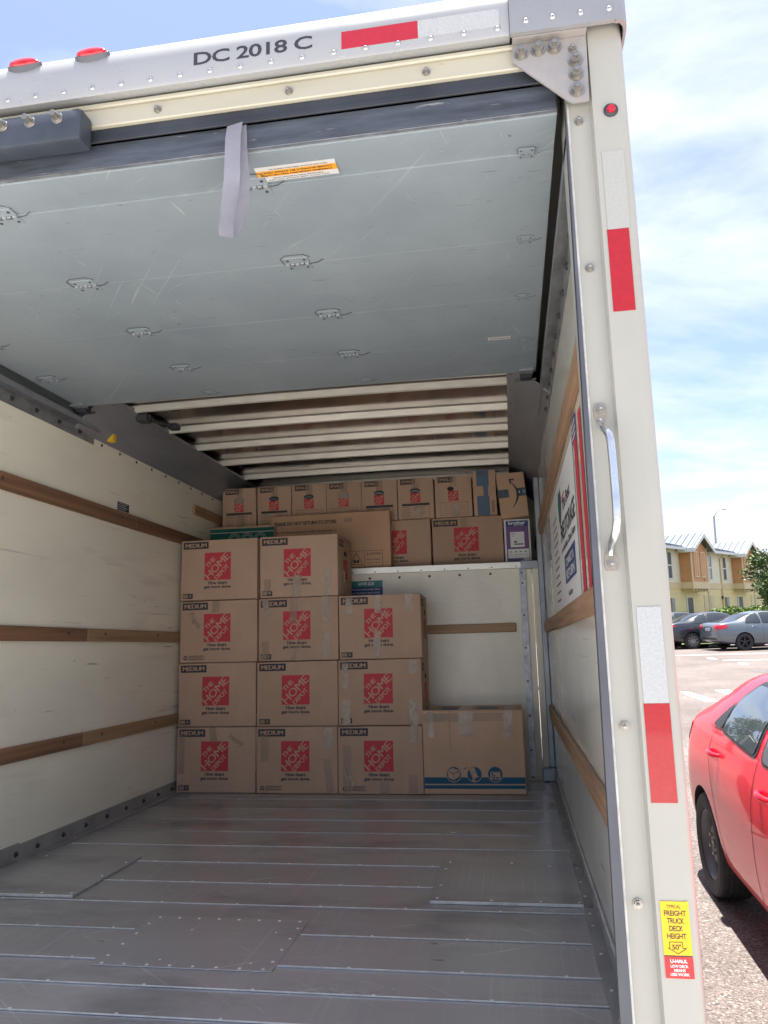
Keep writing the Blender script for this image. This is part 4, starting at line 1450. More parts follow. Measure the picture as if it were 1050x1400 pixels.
# --- attic: small boxes
SW, SH, SD = .272, .312, .38
SMALL = [carton_mesh(SW, SD, SH, 20 + k, CARD) for k in range(2)]
SY, SZ = 5.645, AZ + .398 + .002
xs_s = [-2.168, -1.886, -1.611, -1.341, -1.068, -.794, -.512]
slabels = ['small box nearest the white wall in the top row, white tape over its hand hole',
           'small box second from the white wall in the top row, above the green box',
           'small box in the top row above the words on the do-not-return box, hand hole open',
           'small box in the top row with its hand hole covered by whitish tape',
           'small box in the top row, fifth from the white wall, above the brown box corner',
           'small box in the top row with tape over its printed table, sixth from the wall',
           'small box with its hand hole torn sideways, beside the blue banded box']
for k, (x0, lb_) in enumerate(zip(xs_s, slabels)):
    b = thing_at('small_box', SMALL[k % 2], x0 + SW / 2, SY + RND.uniform(-.006, .006), SZ, lb_, 'box', 'small moving boxes in the top row', rz=RND.uniform(-.02, .02))
    pr(SIZE_S, b, -SW / 2 + .078, SH - .028)
    pr(HOLE_S if k != 6 else HOLE_S2, b, -.002 if k != 6 else -.02, SH - .098)
    pr(LOGO_S, b, -.002, SH - .152)
    t_ = pr(TABLE_A if k in (0, 1, 4, 5) else TABLE_B, b, 0, SH - .250)
    if k in (0, 3):
        tape(b, -.002, SH - .10, .07, .05, 0, .006)
    tape(b, .0, SH - .045, .05, .085, 0, .0022, TAPE2)
    if k in (0, 5, 6):
        tape(b, .012, .05, .055, .09, 0, .0024, TAPE if k != 0 else TAPE2)
# --- green striped box, brown box
gme = carton_mesh(.50, .16, .386, 31, CARD_M)
gb = thing_at('green_box', gme, -2.195 + .25, 5.475, AZ, 'long box with dark green striped front under the small boxes', 'box')
p = MB()
F = FRONT(0, 0)
p.rect(-.246, .246, .01, .336, INK_GREEN, F)
p.rect(-.246, .246, .342, .368, INK_GREEN, F)
p.rect(-.246, .246, .3365, .3405, PAPER, F, .0003)
for k in range(3):
    cx = -.06 + k * .10
    for r_ in (.042, .028):
        n = 24
        for q in range(n):
            a, b_ = 2 * pi * q / n, 2 * pi * (q + 1) / n
            p.add([(cx + r_ * cos(a), .285 + r_ * sin(a), .0006), (cx + r_ * cos(b_), .285 + r_ * sin(b_), .0006), (cx + (r_ + .003) * cos(b_), .285 + (r_ + .003) * sin(b_), .0006), (cx + (r_ + .003) * cos(a), .285 + (r_ + .003) * sin(a), .0006)],
                  [(0, 1, 2, 3)], PAPER, F)
link('green_print', p.mesh('green_print'), gb)

DW, DH = .905, .455
dme = carton_mesh(DW, .105, DH, 41, CARD_W)
db = thing_at('flat_box', dme, -1.742 + DW / 2, 5.525, AZ, 'wide brown box printed "please do not return to store" on the attic ledge', 'box', ry=-.004)
p = MB()
F = FRONT(-DW / 2, 0)
p.text('PLEASE DO NOT RETURN TO STORE', .268, DH - .062, .026, INK_DK, F, .475, .03)
link('notice_line', p.mesh('notice_line'), db)
p = MB()
p.text('If you find that you have any trouble with assembly, or', .268, DH - .128, .019, INK_DK, F, .475, .015)
link('notice_line', p.mesh('notice_line'), db)
p = MB()
p.text('missing or damaged parts, please contact the seller.', .258, DH - .158, .019, INK_DK, F, .455, .015)
link('notice_line', p.mesh('notice_line'), db)
p = MB()
p.frame(.585, .845, .045, .165, .0025, INK_DK, F)
p.rect(.708, .7105, .048, .162, INK_DK, F)
A = [(.650, .150), (.605, .066), (.695, .066)]
for k in range(3):
    a, b_ = Vector(A[k]), Vector(A[(k + 1) % 3])
    d = (b_ - a).normalized() * .004
    n_ = Vector((-d.y, d.x)) * .5
    p.add([(*(a - n_ - d * .3), 0), (*(b_ - n_ + d * .3), 0), (*(b_ + n_ + d * .3), 0), (*(a + n_ - d * .3), 0)], [(0, 1, 2, 3)], INK_DK, F)
p.disc(.638, .088, .010, .014, INK_DK, F, 0, 12)
p.disc(.662, .088, .010, .014, INK_DK, F, 0, 12)
p.rect(.636, .664, .079, .087, INK_DK, F, .0003)
p.add([(.728, .133, 0), (.742, .133, 0), (.735, .147, 0)], [(0, 1, 2)], INK_DK, F)
p.text('CAUTION', .792, .140, .016, INK_DK, F, .085, .01)
p.text('Heavy object', .775, .098, .014, INK_DK, F, .10, .008)
p.text('Team lift required', .775, .074, .011, INK_MID, F, .10, .004)
link('caution_mark', p.mesh('caution_mark'), db)
tape(db, .14, DH - .055, .06, .03, 0, .0018, TAPE2)

# --- blue banded box, printer box, smile-arrow box
nme = carton_mesh(.168, .30, .342, 51, CARD_M)
nb = thing_at('banded_box', nme, -.147, 5.645, SZ, 'narrow box with a slate blue band and beige tape patches in the top row', 'box', ry=-.006)
p = MB()
p.rect(-.055, .035, .003, .339, INK_SLATE, F0 := FRONT(0, 0))
p.frame(-.048, .018, .305, .325, .002, INK_MID, F0, .0006)
p.text('HANDLE', -.015, .315, .010, INK_MID, F0, .054, .01, .0006)
p.frame(.050, .068, .02, .11, .002, INK_MID, F0, .0006)
for k in range(9):
    p.rect(.053, .065, .027 + k * .009, .031 + k * .009, INK_MID, F0, .0006)
link('blue_band', p.mesh('blue_band'), nb)
tape(nb, -.045, .185, .075, .072, .03, .003, CARD_PRINT)
tape(nb, .055, .180, .055, .072, .0, .003, CARD_PRINT)

pme = carton_mesh(.188, .30, .360, 61, PAPER_B)
pb = thing_at('printer_box', pme, -.020 + .094, 5.62, AZ, 'white and purple printer carton with blue header standing at the end of the ledge', 'box')
p = MB()
F = FRONT(0, 0)
p.rect(-.080, .080, .305, .347, INK_NAVY, F)
p.rect(-.080, .080, .012, .305, INK_PURPLE, F)
p.text('brother', 0, .331, .025, PAPER_B, F, .122, .015, .0006)
p.text('at your side', .012, .312, .008, PAPER_B, F, .07, .01, .0006)
p.rect(-.052, .048, .155, .265, PAPER_B, F, .0006)
for k in range(3):
    p.rect(-.046, -.012 - .006 * k, .254 - k * .010, .256 - k * .010, INK_MID, F, .0010)
p.rect(-.026, .040, .172, .180, INK_DK, F, .0010)
p.rect(-.026, -.006, .186, .200, INK_MID, F, .0010)
p.rect(-.072, .076, .075, .142, PAPER_B, F, .0006)
for k in range(4):
    p.rect(-.060 + k * .035, -.046 + k * .035, .118, .124, INK_MID, F, .0010)
    p.rect(-.062 + k * .035, -.042 + k * .035, .100, .102, INK_MID, F, .0010)
p.rect(.036, .076, .015, .072, PAPER, F, .0006)
p.rect(.018, .026, .020, .060, PAPER_B, F, .0006)
for k in range(4):
    p.lathe([(.003, 0), (.003, .0005)], INK_NAVY, F @ T3(-.068 + k * .018, .288, .0004), 6)
link('printed_front', p.mesh('printed_front'), pb)

ame = carton_mesh(.204, .29, .338, 71, CARD_M)
ab = thing_at('parcel_box', ame, .066, 5.622, AZ + .3625 + .0075, 'tilted parcel box with black curved arrow and dark tape atop the printer carton', 'box', ry=-.073)
p = MB()
F = FRONT(0, 0)
curve_pts = []
for k in range(13):
    t = k / 12
    curve_pts.append((-.022 + .062 * sin(pi * (.12 + .80 * t)) * 1.0, .265 - .19 * t, .004 + .012 * sin(pi * t)))
for k in range(12):
    (x0, z0, w0), (x1, z1, w1) = curve_pts[k], curve_pts[k + 1]
    p.add([(x0 - w0 / 2, z0, .0012), (x0 + w0 / 2, z0, .0012), (x1 + w1 / 2, z1, .0012), (x1 - w1 / 2, z1, .0012)], [(0, 1, 2, 3)], INK_DK, F)
p.add([(-.012, .290, .0012), (.020, .288, .0012), (.028, .270, .0012), (.020, .276, .0012), (.002, .280, .0012), (.000, .254, .0012), (-.007, .250, .0012)], [(0, 1, 2, 3, 4), (0, 4, 5, 6)], INK_DK, F)
link('arrow_print', p.mesh('arrow_print'), ab)
p = MB()
for (a, b_) in ((-.1005, -.025), (.030, .1005)):
    p.rect(a, b_, .155, .215, PAPER_TAPE, F, .0004)
p.text('prime', -.062, .185, .022, INK_SLATE, F, .05, .0, .0010, rot=pi / 2)
p.rect(.045, .056, .178, .192, PAPER, F, .0010)
p.disc(.086, .185, .010, .010, PAPER, F, .0008, 16)
p.disc(.086, .185, .007, .007, PAPER_TAPE, F, .0011, 16)
link('tape_strip', p.mesh('tape_strip'), ab)
# ================================================================== OUTSIDE: cars
def car_shell(name, stations, axles, wr, half, m, sub=2):
    """loft of half sections mirrored, subdivided, with wheel arches cut out; returns mesh + bvh"""
    v, f = [], []
    NP = 0
    for (x, zb, wm, zbe, wb, zr, wr_) in stations:
        hb = zbe - zb
        half_pts = [(0, zb), (wm * .84, zb), (wm * .965, zb + .06), (wm, zb + .42 * hb), (wm * .992, zb + .74 * hb), (wb, zbe)]
        dz = zr - zbe
        if dz > .12:
            half_pts += [(wb + (wr_ - wb) * .45 + .012, zbe + dz * .45), (wr_ + .012, zr - .075), (wr_ - .075, zr - .012), (0, zr + .018)]
        else:
            half_pts += [(wb * .97, zbe + dz * .5), (wb * .90, zbe + dz * .8), (wb * .78, zr), (0, zr + .02)]
        ring = half_pts + [(-a, b) for a, b in reversed(half_pts[1:-1])]
        NP = len(ring)
        v += [(x, a, b) for a, b in ring]
    for k in range(len(stations) - 1):
        for q in range(NP):
            r = (q + 1) % NP
            f.append((k * NP + q, k * NP + r, k * NP + NP + r, k * NP + NP + q))
    f.append(tuple(range(NP)))
    f.append(tuple(reversed(range((len(stations) - 1) * NP, len(stations) * NP))))
    me = bpy.data.meshes.new(name)
    me.from_pydata(v, [], f)
    me.materials.append(m)
    bm = bmesh.new()
    bm.from_mesh(me)
    bmesh.ops.recalc_face_normals(bm, faces=bm.faces)
    bm.to_mesh(me)
    bm.free()
    o = bpy.data.objects.new('temporary_shell', me)
    COL.objects.link(o)
    md = o.modifiers.new('s', 'SUBSURF')
    md.levels = md.render_levels = sub
    dg = bpy.context.evaluated_depsgraph_get()
    smooth_me = bpy.data.meshes.new_from_object(o.evaluated_get(dg))
    bvh = BVHTree.FromPolygons([q.co.copy() for q in smooth_me.vertices], [tuple(q.vertices) for q in smooth_me.polygons])
    cut = MB()
    for ax in axles:
        for s_ in (-1, 1):
            cut.lathe([(wr * 1.14, -.16), (wr * 1.14, .30)], WELL, Matrix.Translation((ax, s_ * (half - .12), wr)) @ Matrix.Rotation(-s_ * pi / 2, 4, 'X'), 36)
    co = bpy.data.objects.new('temporary_cutter', cut.mesh('temporary_cutter', recalc=True))
    COL.objects.link(co)
    b = o.modifiers.new('b', 'BOOLEAN')
    b.operation = 'DIFFERENCE'
    b.object = co
    b.solver = 'EXACT'
    b.material_mode = 'TRANSFER'
    dg = bpy.context.evaluated_depsgraph_get()
    dg.update()
    out_me = bpy.data.meshes.new_from_object(o.evaluated_get(dg))
    out_me.name = name
    out_me.polygons.foreach_set('use_smooth', [True] * len(out_me.polygons))
    out_me.set_sharp_from_angle(angle=radians(40))
    bpy.data.objects.remove(o)
    bpy.data.objects.remove(co)
    return out_me, bvh


def cast_side(bvh, x, z, side):
    h = bvh.ray_cast(Vector((x, side * 3, z)), Vector((0, -side, 0)))
    return h[0], h[1]


def patch(bvh, poly, m, lift, side=1, cuts=3, axis='side', p=None):
    """polygon in side view (x, z) (or end view (y, z)) laid on the shell, lifted off it a little"""
    bm = bmesh.new()
    vs = [bm.verts.new((a, b, 0)) for a, b in poly]
    bm.faces.new(vs)
    bmesh.ops.triangulate(bm, faces=bm.faces[:])
    bmesh.ops.subdivide_edges(bm, edges=bm.edges[:], cuts=cuts, use_grid_fill=True)
    for q in bm.verts:
        a, b = q.co.x, q.co.y
        if axis == 'side':
            h, n = cast_side(bvh, a, b, side)
            if h is None:
                h, n = Vector((a, side * .6, b)), Vector((0, side, 0))
        else:
            dx = 1 if axis == 'rear' else -1
            r = bvh.ray_cast(Vector((-dx * 9 if dx > 0 else 9, a, b)), Vector((dx, 0, 0)))
            h, n = r[0], r[1]
            if h is None:
                h, n = Vector((0, a, b)), Vector((-dx, 0, 0))
        if (axis == 'side' and n.y * side < 0) or (axis == 'rear' and n.x > 0) or (axis == 'front' and n.x < 0):
            n = -n
        q.co = h + n * lift
    p = p or MB()
    p.bm(bm, m)
    bm.free()
    return p


def ribbon(bvh, line, w, m, lift, side=1, p=None, n=10):
    p = p or MB()
    for k in range(len(line) - 1):
        a, b = Vector(line[k]), Vector(line[k + 1])
        d = (b - a).normalized()
        nn = Vector((-d.y, d.x)) * w / 2
        v, f = [], []
        for i in range(n + 1):
            c = a.lerp(b, i / n)
            for s_ in (-1, 1):
                q = c + nn * s_
                h, nr = cast_side(bvh, q.x, q.y, side)
                if h is None:
                    h, nr = Vector((q.x, side * .6, q.y)), Vector((0, side, 0))
                if nr.y * side < 0:
                    nr = -nr
                v.append(h + nr * lift)
        for i in range(n):
            f.append((2 * i, 2 * i + 1, 2 * i + 3, 2 * i + 2))
        p.add(v, f, m)
    return p


def grow(poly, d):
    cx = sum(a for a, b in poly) / len(poly)
    cz = sum(b for a, b in poly) / len(poly)
    r = []
    for a, b in poly:
        l = math.hypot(a - cx, b - cz)
        r.append((a + (a - cx) / l * d, b + (b - cz) / l * d))
    return r


def round_poly(poly, n=5, rr=.25):
    """chamfer-rounds the corners of a polygon"""
    o = []
    N_ = len(poly)
    for i in range(N_):
        p0, p1, p2 = Vector(poly[i - 1]), Vector(poly[i]), Vector(poly[(i + 1) % N_])
        d = min((p0 - p1).length, (p2 - p1).length) * rr
        a, b = p1 + (p0 - p1).normalized() * d, p1 + (p2 - p1).normalized() * d
        for k in range(n + 1):
            t = k / n
            o.append(tuple(a * (1 - t) ** 2 + p1 * 2 * t * (1 - t) + b * t * t))
    return o


def wheel(car, x, y, side, r, w, kind):
    M = Matrix.Translation((x, y, r)) @ Matrix.Rotation(-side * pi / 2, 4, 'X')   # local +Z points outwards
    tprof = [(r * .66, -w / 2), (r * .94, -w / 2), (r * .99, -w * .42), (r, -w * .3)]
    for k in range(4):
        z = -w * .24 + k * w * .16
        tprof += [(r, z - w * .045), (r * .982, z - w * .035), (r * .982, z + w * .035), (r, z + w * .045)]
    tprof += [(r, w * .3), (r * .99, w * .42), (r * .95, w * .49), (r * .82, w * .515), (r * .68, w * .46), (r * .66, w * .40)]
    wh = MB().lathe(tprof, TYRE, M, 40, cap=False)
    wo = link('wheel', wh.mesh('wheel', 30), car)
    p = MB()
    rim = {'steel': RIM_STEEL, 'silver': RIM_SILVER, 'black': RIM_BLACK}[kind]
    p.lathe([(r * .665, w * .43), (r * .64, w * .44), (r * .60, w * .36), (r * .57, w * .16), (r * .40, w * .14), (r * .36, w * .27), (r * .25, w * .30), (r * .10, w * .30), (r * .09, w * .34), (.004, w * .34)] if kind == 'steel' else
            [(r * .665, w * .43), (r * .63, w * .45), (r * .60, w * .33), (r * .56, w * .02), (r * .2, .0), (.004, 0)], rim if kind == 'steel' else WELL, M, 36, cap=False)
    if kind == 'steel':
        for k in range(4):
            a = k * pi / 2 + .4
            p.lathe([(.011, 0), (.011, .016), (.006, .02)], STEEL, M @ T3(cos(a) * r * .18, sin(a) * r * .18, w * .295), 8)
        for k in range(10):
            a = k * pi / 5
            p.disc(cos(a) * r * .49, sin(a) * r * .49, .016, .016, WELL, M, w * .158, 10)
    else:
        ns = 5 if kind == 'black' else 9
        for k in range(ns):
            a = 2 * pi * k / ns + .3
            hw = r * (.085 if kind == 'black' else .10)
            R_ = M @ Matrix.Rotation(a, 4, 'Z')
            p.add([(r * .08, -hw * 1.1, w * .36), (r * .63, -hw * .7, w * .43), (r * .63, hw * .7, w * .43), (r * .08, hw * 1.1, w * .36),
                   (r * .08, -hw, w * .2), (r * .63, -hw * .7, w * .25), (r * .63, hw * .7, w * .25), (r * .08, hw, w * .2)],
                  [(0, 1, 2, 3), (0, 4, 5, 1), (2, 6, 7, 3), (1, 5, 6, 2)], rim, R_)
        p.lathe([(r * .17, w * .2), (r * .17, w * .38), (r * .1, w * .41), (.003, w * .41)], rim, M, 16, cap=False)
        p.lathe([(r * .66, w * .40), (r * .655, w * .455), (r * .60, w * .45), (r * .59, w * .3)], rim, M, 32, cap=False)
    link('rim', p.mesh('rim', 35), wo)
    return wo


def handle(bvh, car, x, z, side, m, L=.17):
    h, n = cast_side(bvh, x, z, side)
    p = patch(bvh, round_poly([(x - L * .42, z - .028), (x + L * .30, z - .032), (x + L * .34, z + .02), (x - L * .40, z + .024)], 4, .45), WELL if m is TRIM_BLK else m, .0012, side, 2)
    h1, _n = cast_side(bvh, x - L / 2, z + .008, side)
    h2, _n = cast_side(bvh, x + L / 2, z + .002, side)
    o_ = Vector((0, side, 0))
    p.tube([h1 - o_ * .004, h1 + o_ * .022 + Vector((.02, 0, 0)), h1.lerp(h2, .35) + o_ * .034, h1.lerp(h2, .7) + o_ * .034, h2 + o_ * .024 - Vector((.02, 0, 0)), h2 - o_ * .004],
           [.010, .014, .0155, .0155, .014, .010], m, 10)
    link('door_handle', p.mesh('door_handle', 50), car)


def make_car(name, M, label, paint, stations, axles, wr, half, win, extras, wheelkind, glass=GLASS_DK, sides=(1, -1), group=None, tail=True, rear_glass=None, front_glass=None, lamp=None, plate=None):
    me, bvh = car_shell('car_body', stations, axles, wr, half, paint)
    car = empty(name, M)
    tag(car, label, 'car', group)
    link('body', me, car)
    for s_ in sides:
        fr = MB()
        for (poly, kind) in win:
            rp = round_poly(poly, 4, .18)
            if kind == 'glass':
                patch(bvh, grow(rp, .028), TRIM_BLK, .004, s_, 3, p=fr)
        if fr.f:
            link('window_trim', fr.mesh('window_trim', 60), car)
        for (poly, kind) in win:
            rp = round_poly(poly, 4, .18)
            if kind == 'glass':
                link('window', patch(bvh, rp, glass, .008, s_, 3).mesh('window', 60), car)
            else:
                link('quarter_trim', patch(bvh, rp, TRIM_BLK, .0085, s_, 2).mesh('quarter_trim', 60), car)
        for (x, z) in extras.get('handles', ()):
            handle(bvh, car, x, z, s_, extras.get('handle_mat', paint), extras.get('hl', .17))
        sm = MB()
        for ln in extras.get('seams', ()):
            ribbon(bvh, ln, .006, WELL, .0016, s_, p=sm)
        if sm.f:
            link('door_seam', sm.mesh('door_seam'), car)
        for ln in extras.get('arches', ()):
            pass
        if lamp:
            link('tail_lamp', patch(bvh, round_poly(lamp, 4, .3), LENS_RED, .006, s_, 3).mesh('tail_lamp', 60), car)
        for k, ax in enumerate(axles):
            wheel(car, ax, s_ * (half - .115), s_, wr, .205, wheelkind)
    if rear_glass:
        link('rear_window', patch(bvh, round_poly(rear_glass, 4, .2), glass, .006, 1, 3, 'rear').mesh('rear_window', 60), car)
    if front_glass:
        link('windscreen', patch(bvh, round_poly(front_glass, 4, .2), glass, .006, 1, 3, 'front').mesh('windscreen', 60), car)
    for (poly, m, nm) in extras.get('rear', ()):
        link(nm, patch(bvh, round_poly(poly, 3, .3), m, .006, 1, 3, 'rear').mesh(nm, 60), car)
    return car, bvh


HATCH = [(0.0, .40, .62, .70, .58, .82, .54), (.05, .30, .78, .84, .74, .93, .66), (.16, .25, .845, .985, .79, 1.05, .66), (.34, .22, .855, 1.01, .80, 1.18, .60), (.62, .20, .858, 1.02, .805, 1.335, .565),
         (.95, .19, .86, 1.01, .812, 1.385, .575), (1.4, .19, .86, .985, .82, 1.405, .59), (1.95, .19, .86, .965, .82, 1.405, .59), (2.4, .19, .858, .95, .815, 1.325, .59),
         (2.8, .19, .855, .935, .81, 1.15, .64), (3.1, .19, .85, .92, .80, .98, .69), (3.5, .20, .83, .86, .77, .91, .66), (3.85, .22, .76, .70, .70, .76, .58), (4.05, .32, .60, .56, .54, .62, .44)]
redM = Matrix.Translation((1.965, 5.87, 0)) @ Matrix.Rotation(-pi / 2, 4, 'Z')
red, rb = make_car('parked_car', redM, 'bright red hatchback parked close beside the truck, black steel wheel showing', PAINT_RED, HATCH, (.63, 3.2), .30, .86,
                   [([(1.02, 1.04), (1.64, 1.00), (1.64, 1.295), (1.20, 1.30), (1.06, 1.215)], 'glass'), ([(1.75, .995), (2.62, .97), (2.38, 1.18), (2.15, 1.285), (1.75, 1.295)], 'glass'),
                    ([(.80, 1.04), (1.0, 1.04), (1.04, 1.21)], 'trim')],
                   {'handles': [(.95, .895), (1.88, .86)], 'seams': [[(.83, .98), (.80, .86), (.93, .62), (1.02, .42), (1.12, .27)], [(1.695, 1.0), (1.66, .8), (1.68, .32)], [(2.68, .95), (2.72, .7), (2.68, .32)], [(1.10, .265), (2.70, .265)]],
                    'rear': [([(-.42, .62), (.42, .62), (.38, .78), (-.38, .78)], PAINT_RED, 'tailgate_panel'), ([(-.25, .45), (.25, .45), (.25, .56), (-.25, .56)], PLATE, 'number_plate')]},
                   'steel', GLASS_MIRROR, rear_glass=[(-.52, 1.04), (.52, 1.04), (.42, 1.32), (-.42, 1.32)], front_glass=[(-.66, .98), (.66, .98), (.50, 1.33), (-.50, 1.33)], lamp=[(.06, .78), (.10, .98), (.25, .97), (.22, .90)])

SEDAN = [(0.0, .46, .60, .78, .56, .86, .50), (.05, .34, .77, .90, .73, .975, .66), (.22, .27, .84, .965, .785, 1.02, .68), (.55, .23, .865, .975, .80, 1.05, .68), (.85, .21, .87, .97, .81, 1.14, .62),
         (1.2, .20, .875, .96, .82, 1.30, .57), (1.65, .19, .875, .95, .825, 1.405, .56), (2.1, .19, .875, .94, .825, 1.425, .575), (2.5, .19, .875, .93, .82, 1.385, .585), (2.85, .19, .87, .92, .815, 1.25, .60),
         (3.2, .19, .865, .91, .81, 1.06, .66), (3.45, .19, .86, .895, .80, .96, .69), (3.9, .20, .84, .82, .775, .865, .67), (4.3, .24, .76, .69, .69, .74, .56), (4.5, .32, .60, .56, .55, .60, .44)]
SED_WIN = [([(1.06, .995), (1.62, .985), (1.62, 1.335), (1.42, 1.30), (1.16, 1.16)], 'glass'), ([(1.72, .98), (2.92, .955), (2.62, 1.20), (2.42, 1.315), (2.0, 1.36), (1.72, 1.35)], 'glass')]
head = radians(14)
SED_EX = {'handles': [(1.33, .86), (2.22, .84)], 'hl': .2, 'seams': [[(1.10, .95), (1.05, .75), (1.25, .5), (1.33, .3)], [(1.67, .97), (1.68, .3)], [(2.85, .93), (2.83, .3)]]}
dvec, lvec = Vector((cos(head), sin(head), 0)), Vector((-sin(head), cos(head), 0))


def sedan_at(rear_right, name, label, paint, kind, rear, lamp):
    # rear_right: ground point under the right rear wheel; the car points along dvec
    o = Vector((*rear_right, 0)) - dvec * .95 + lvec * (.875 - .115)
    ex = dict(SED_EX)
    ex['rear'] = rear
    ex['handle_mat'] = paint
    return make_car(name, Matrix.Translation(o) @ Matrix.Rotation(head, 4, 'Z'), label, paint, SEDAN, (.95, 3.65), .315, .875, SED_WIN, ex, kind, lamp=lamp,
                    rear_glass=[(-.60, 1.03), (.60, 1.03), (.47, 1.33), (-.47, 1.33)], front_glass=[(-.66, .98), (.66, .98), (.50, 1.34), (-.50, 1.34)])


rear_g = [([(-.30, .70), (.30, .70), (.28, .88), (-.28, .88)], PAINT_BLACK, 'boot_recess'), ([(-.20, .72), (.20, .72), (.20, .84), (-.20, .84)], PLATE, 'number_plate'),
          ([(-.74, .74), (-.42, .80), (-.40, .93), (-.70, .95)], LENS_RED, 'tail_lamp'), ([(.42, .80), (.74, .74), (.70, .95), (.40, .93)], LENS_RED, 'tail_lamp'),
          ([(-.60, .40), (.60, .40), (.55, .48), (-.55, .48)], TRIM_BLK, 'bumper_insert')]
rear_b = [([(-.76, .80), (-.40, .84), (-.40, .90), (-.74, .92)], LENS_RED, 'tail_lamp'), ([(.40, .84), (.76, .80), (.74, .92), (.40, .90)], LENS_RED, 'tail_lamp'),
          ([(-.20, .70), (.20, .70), (.20, .80), (-.20, .80)], PLATE, 'number_plate')]
sedan_at((8.33, 30.4), 'parked_car', 'blue-grey sedan with black alloy wheels parked across the lot, tail lamps towards us', PAINT_GREY, 'black', rear_g, [(.05, .78), (.08, .955), (.42, .93), (.26, .80)])
sedan_at((6.92, 32.2), 'parked_car', 'black sedan with silver wheel covers parked behind the blue-grey sedan', PAINT_BLACK, 'silver', rear_b, [(.06, .84), (.08, .925), (.34, .93), (.26, .86)])
sedan_at((6.35, 35.6), 'parked_car', 'dark car mostly hidden, only its roof showing above the black sedan', PAINT_NAVY, 'silver', rear_b, [(.06, .84), (.08, .925), (.34, .93), (.26, .86)])

# ================================================================== OUTSIDE: houses
HO = Vector((10.63, 48.0))
HT = Vector((.535, .845)).normalized()       # along the street front
HN = Vector((-.845, .535)).normalized()      # into the building
HM = Matrix(((HT.x, HN.x, 0, HO.x), (HT.y, HN.y, 0, HO.y), (0, 0, 1, 0), (0, 0, 0, 1)))   # local x along the front, y inwards
DB, EAVE, BB, BT = .72, 5.05, 2.62, 3.02


def hbox(house, name, x0, x1, y0, y1, z0, z1, m, bev=0.0):
    return link(name, MB().box(x0, x1, y0, y1, z0, z1, m, bev).mesh(name), house)


def siding(house, name, x0, x1, y, z0, z1, m, n, facing='front', yd=None):
    """overlapping boards: one object, boards lapped with a real step (each a few pixels tall here)"""
    p = MB()
    st = (z1 - z0) / n
    for k in range(n):
        a, b = z0 + k * st, z0 + (k + 1) * st
        if facing == 'front':
            p.add([(x0, y - .022, a), (x1, y - .022, a), (x1, y - .004, b), (x0, y - .004, b), (x0, y, a), (x1, y, a)], [(0, 1, 2, 3), (0, 4, 5, 1)], m)
        else:
            p.add([(x0 - .022, y, a), (x0 - .022, yd, a), (x0 - .004, yd, b), (x0 - .004, y, b), (x0, y, a), (x0, yd, a)], [(0, 3, 2, 1), (0, 1, 5, 4)], m)
    o = link(name, p.mesh(name), house)
    o['kind'] = 'stuff'
    return o


def window(house, x0, x1, z0, z1, y):
    f = MB()
    f.box(x0 - .07, x1 + .07, y - .06, y, z0 - .07, z0, TRIM_W).box(x0 - .07, x1 + .07, y - .06, y, z1, z1 + .07, TRIM_W)
    f.box(x0 - .07, x0, y - .06, y, z0, z1, TRIM_W).box(x1, x1 + .07, y - .06, y, z0, z1, TRIM_W)
    f.box(x0, x1, y - .055, y - .005, (z0 + z1) / 2 - .035, (z0 + z1) / 2 + .035, TRIM_W)
    w = link('window', f.mesh('window'), house)
    link('pane', MB().box(x0, x1, y - .03, y - .015, z0, z1, GLASS_H).mesh('pane'), w)


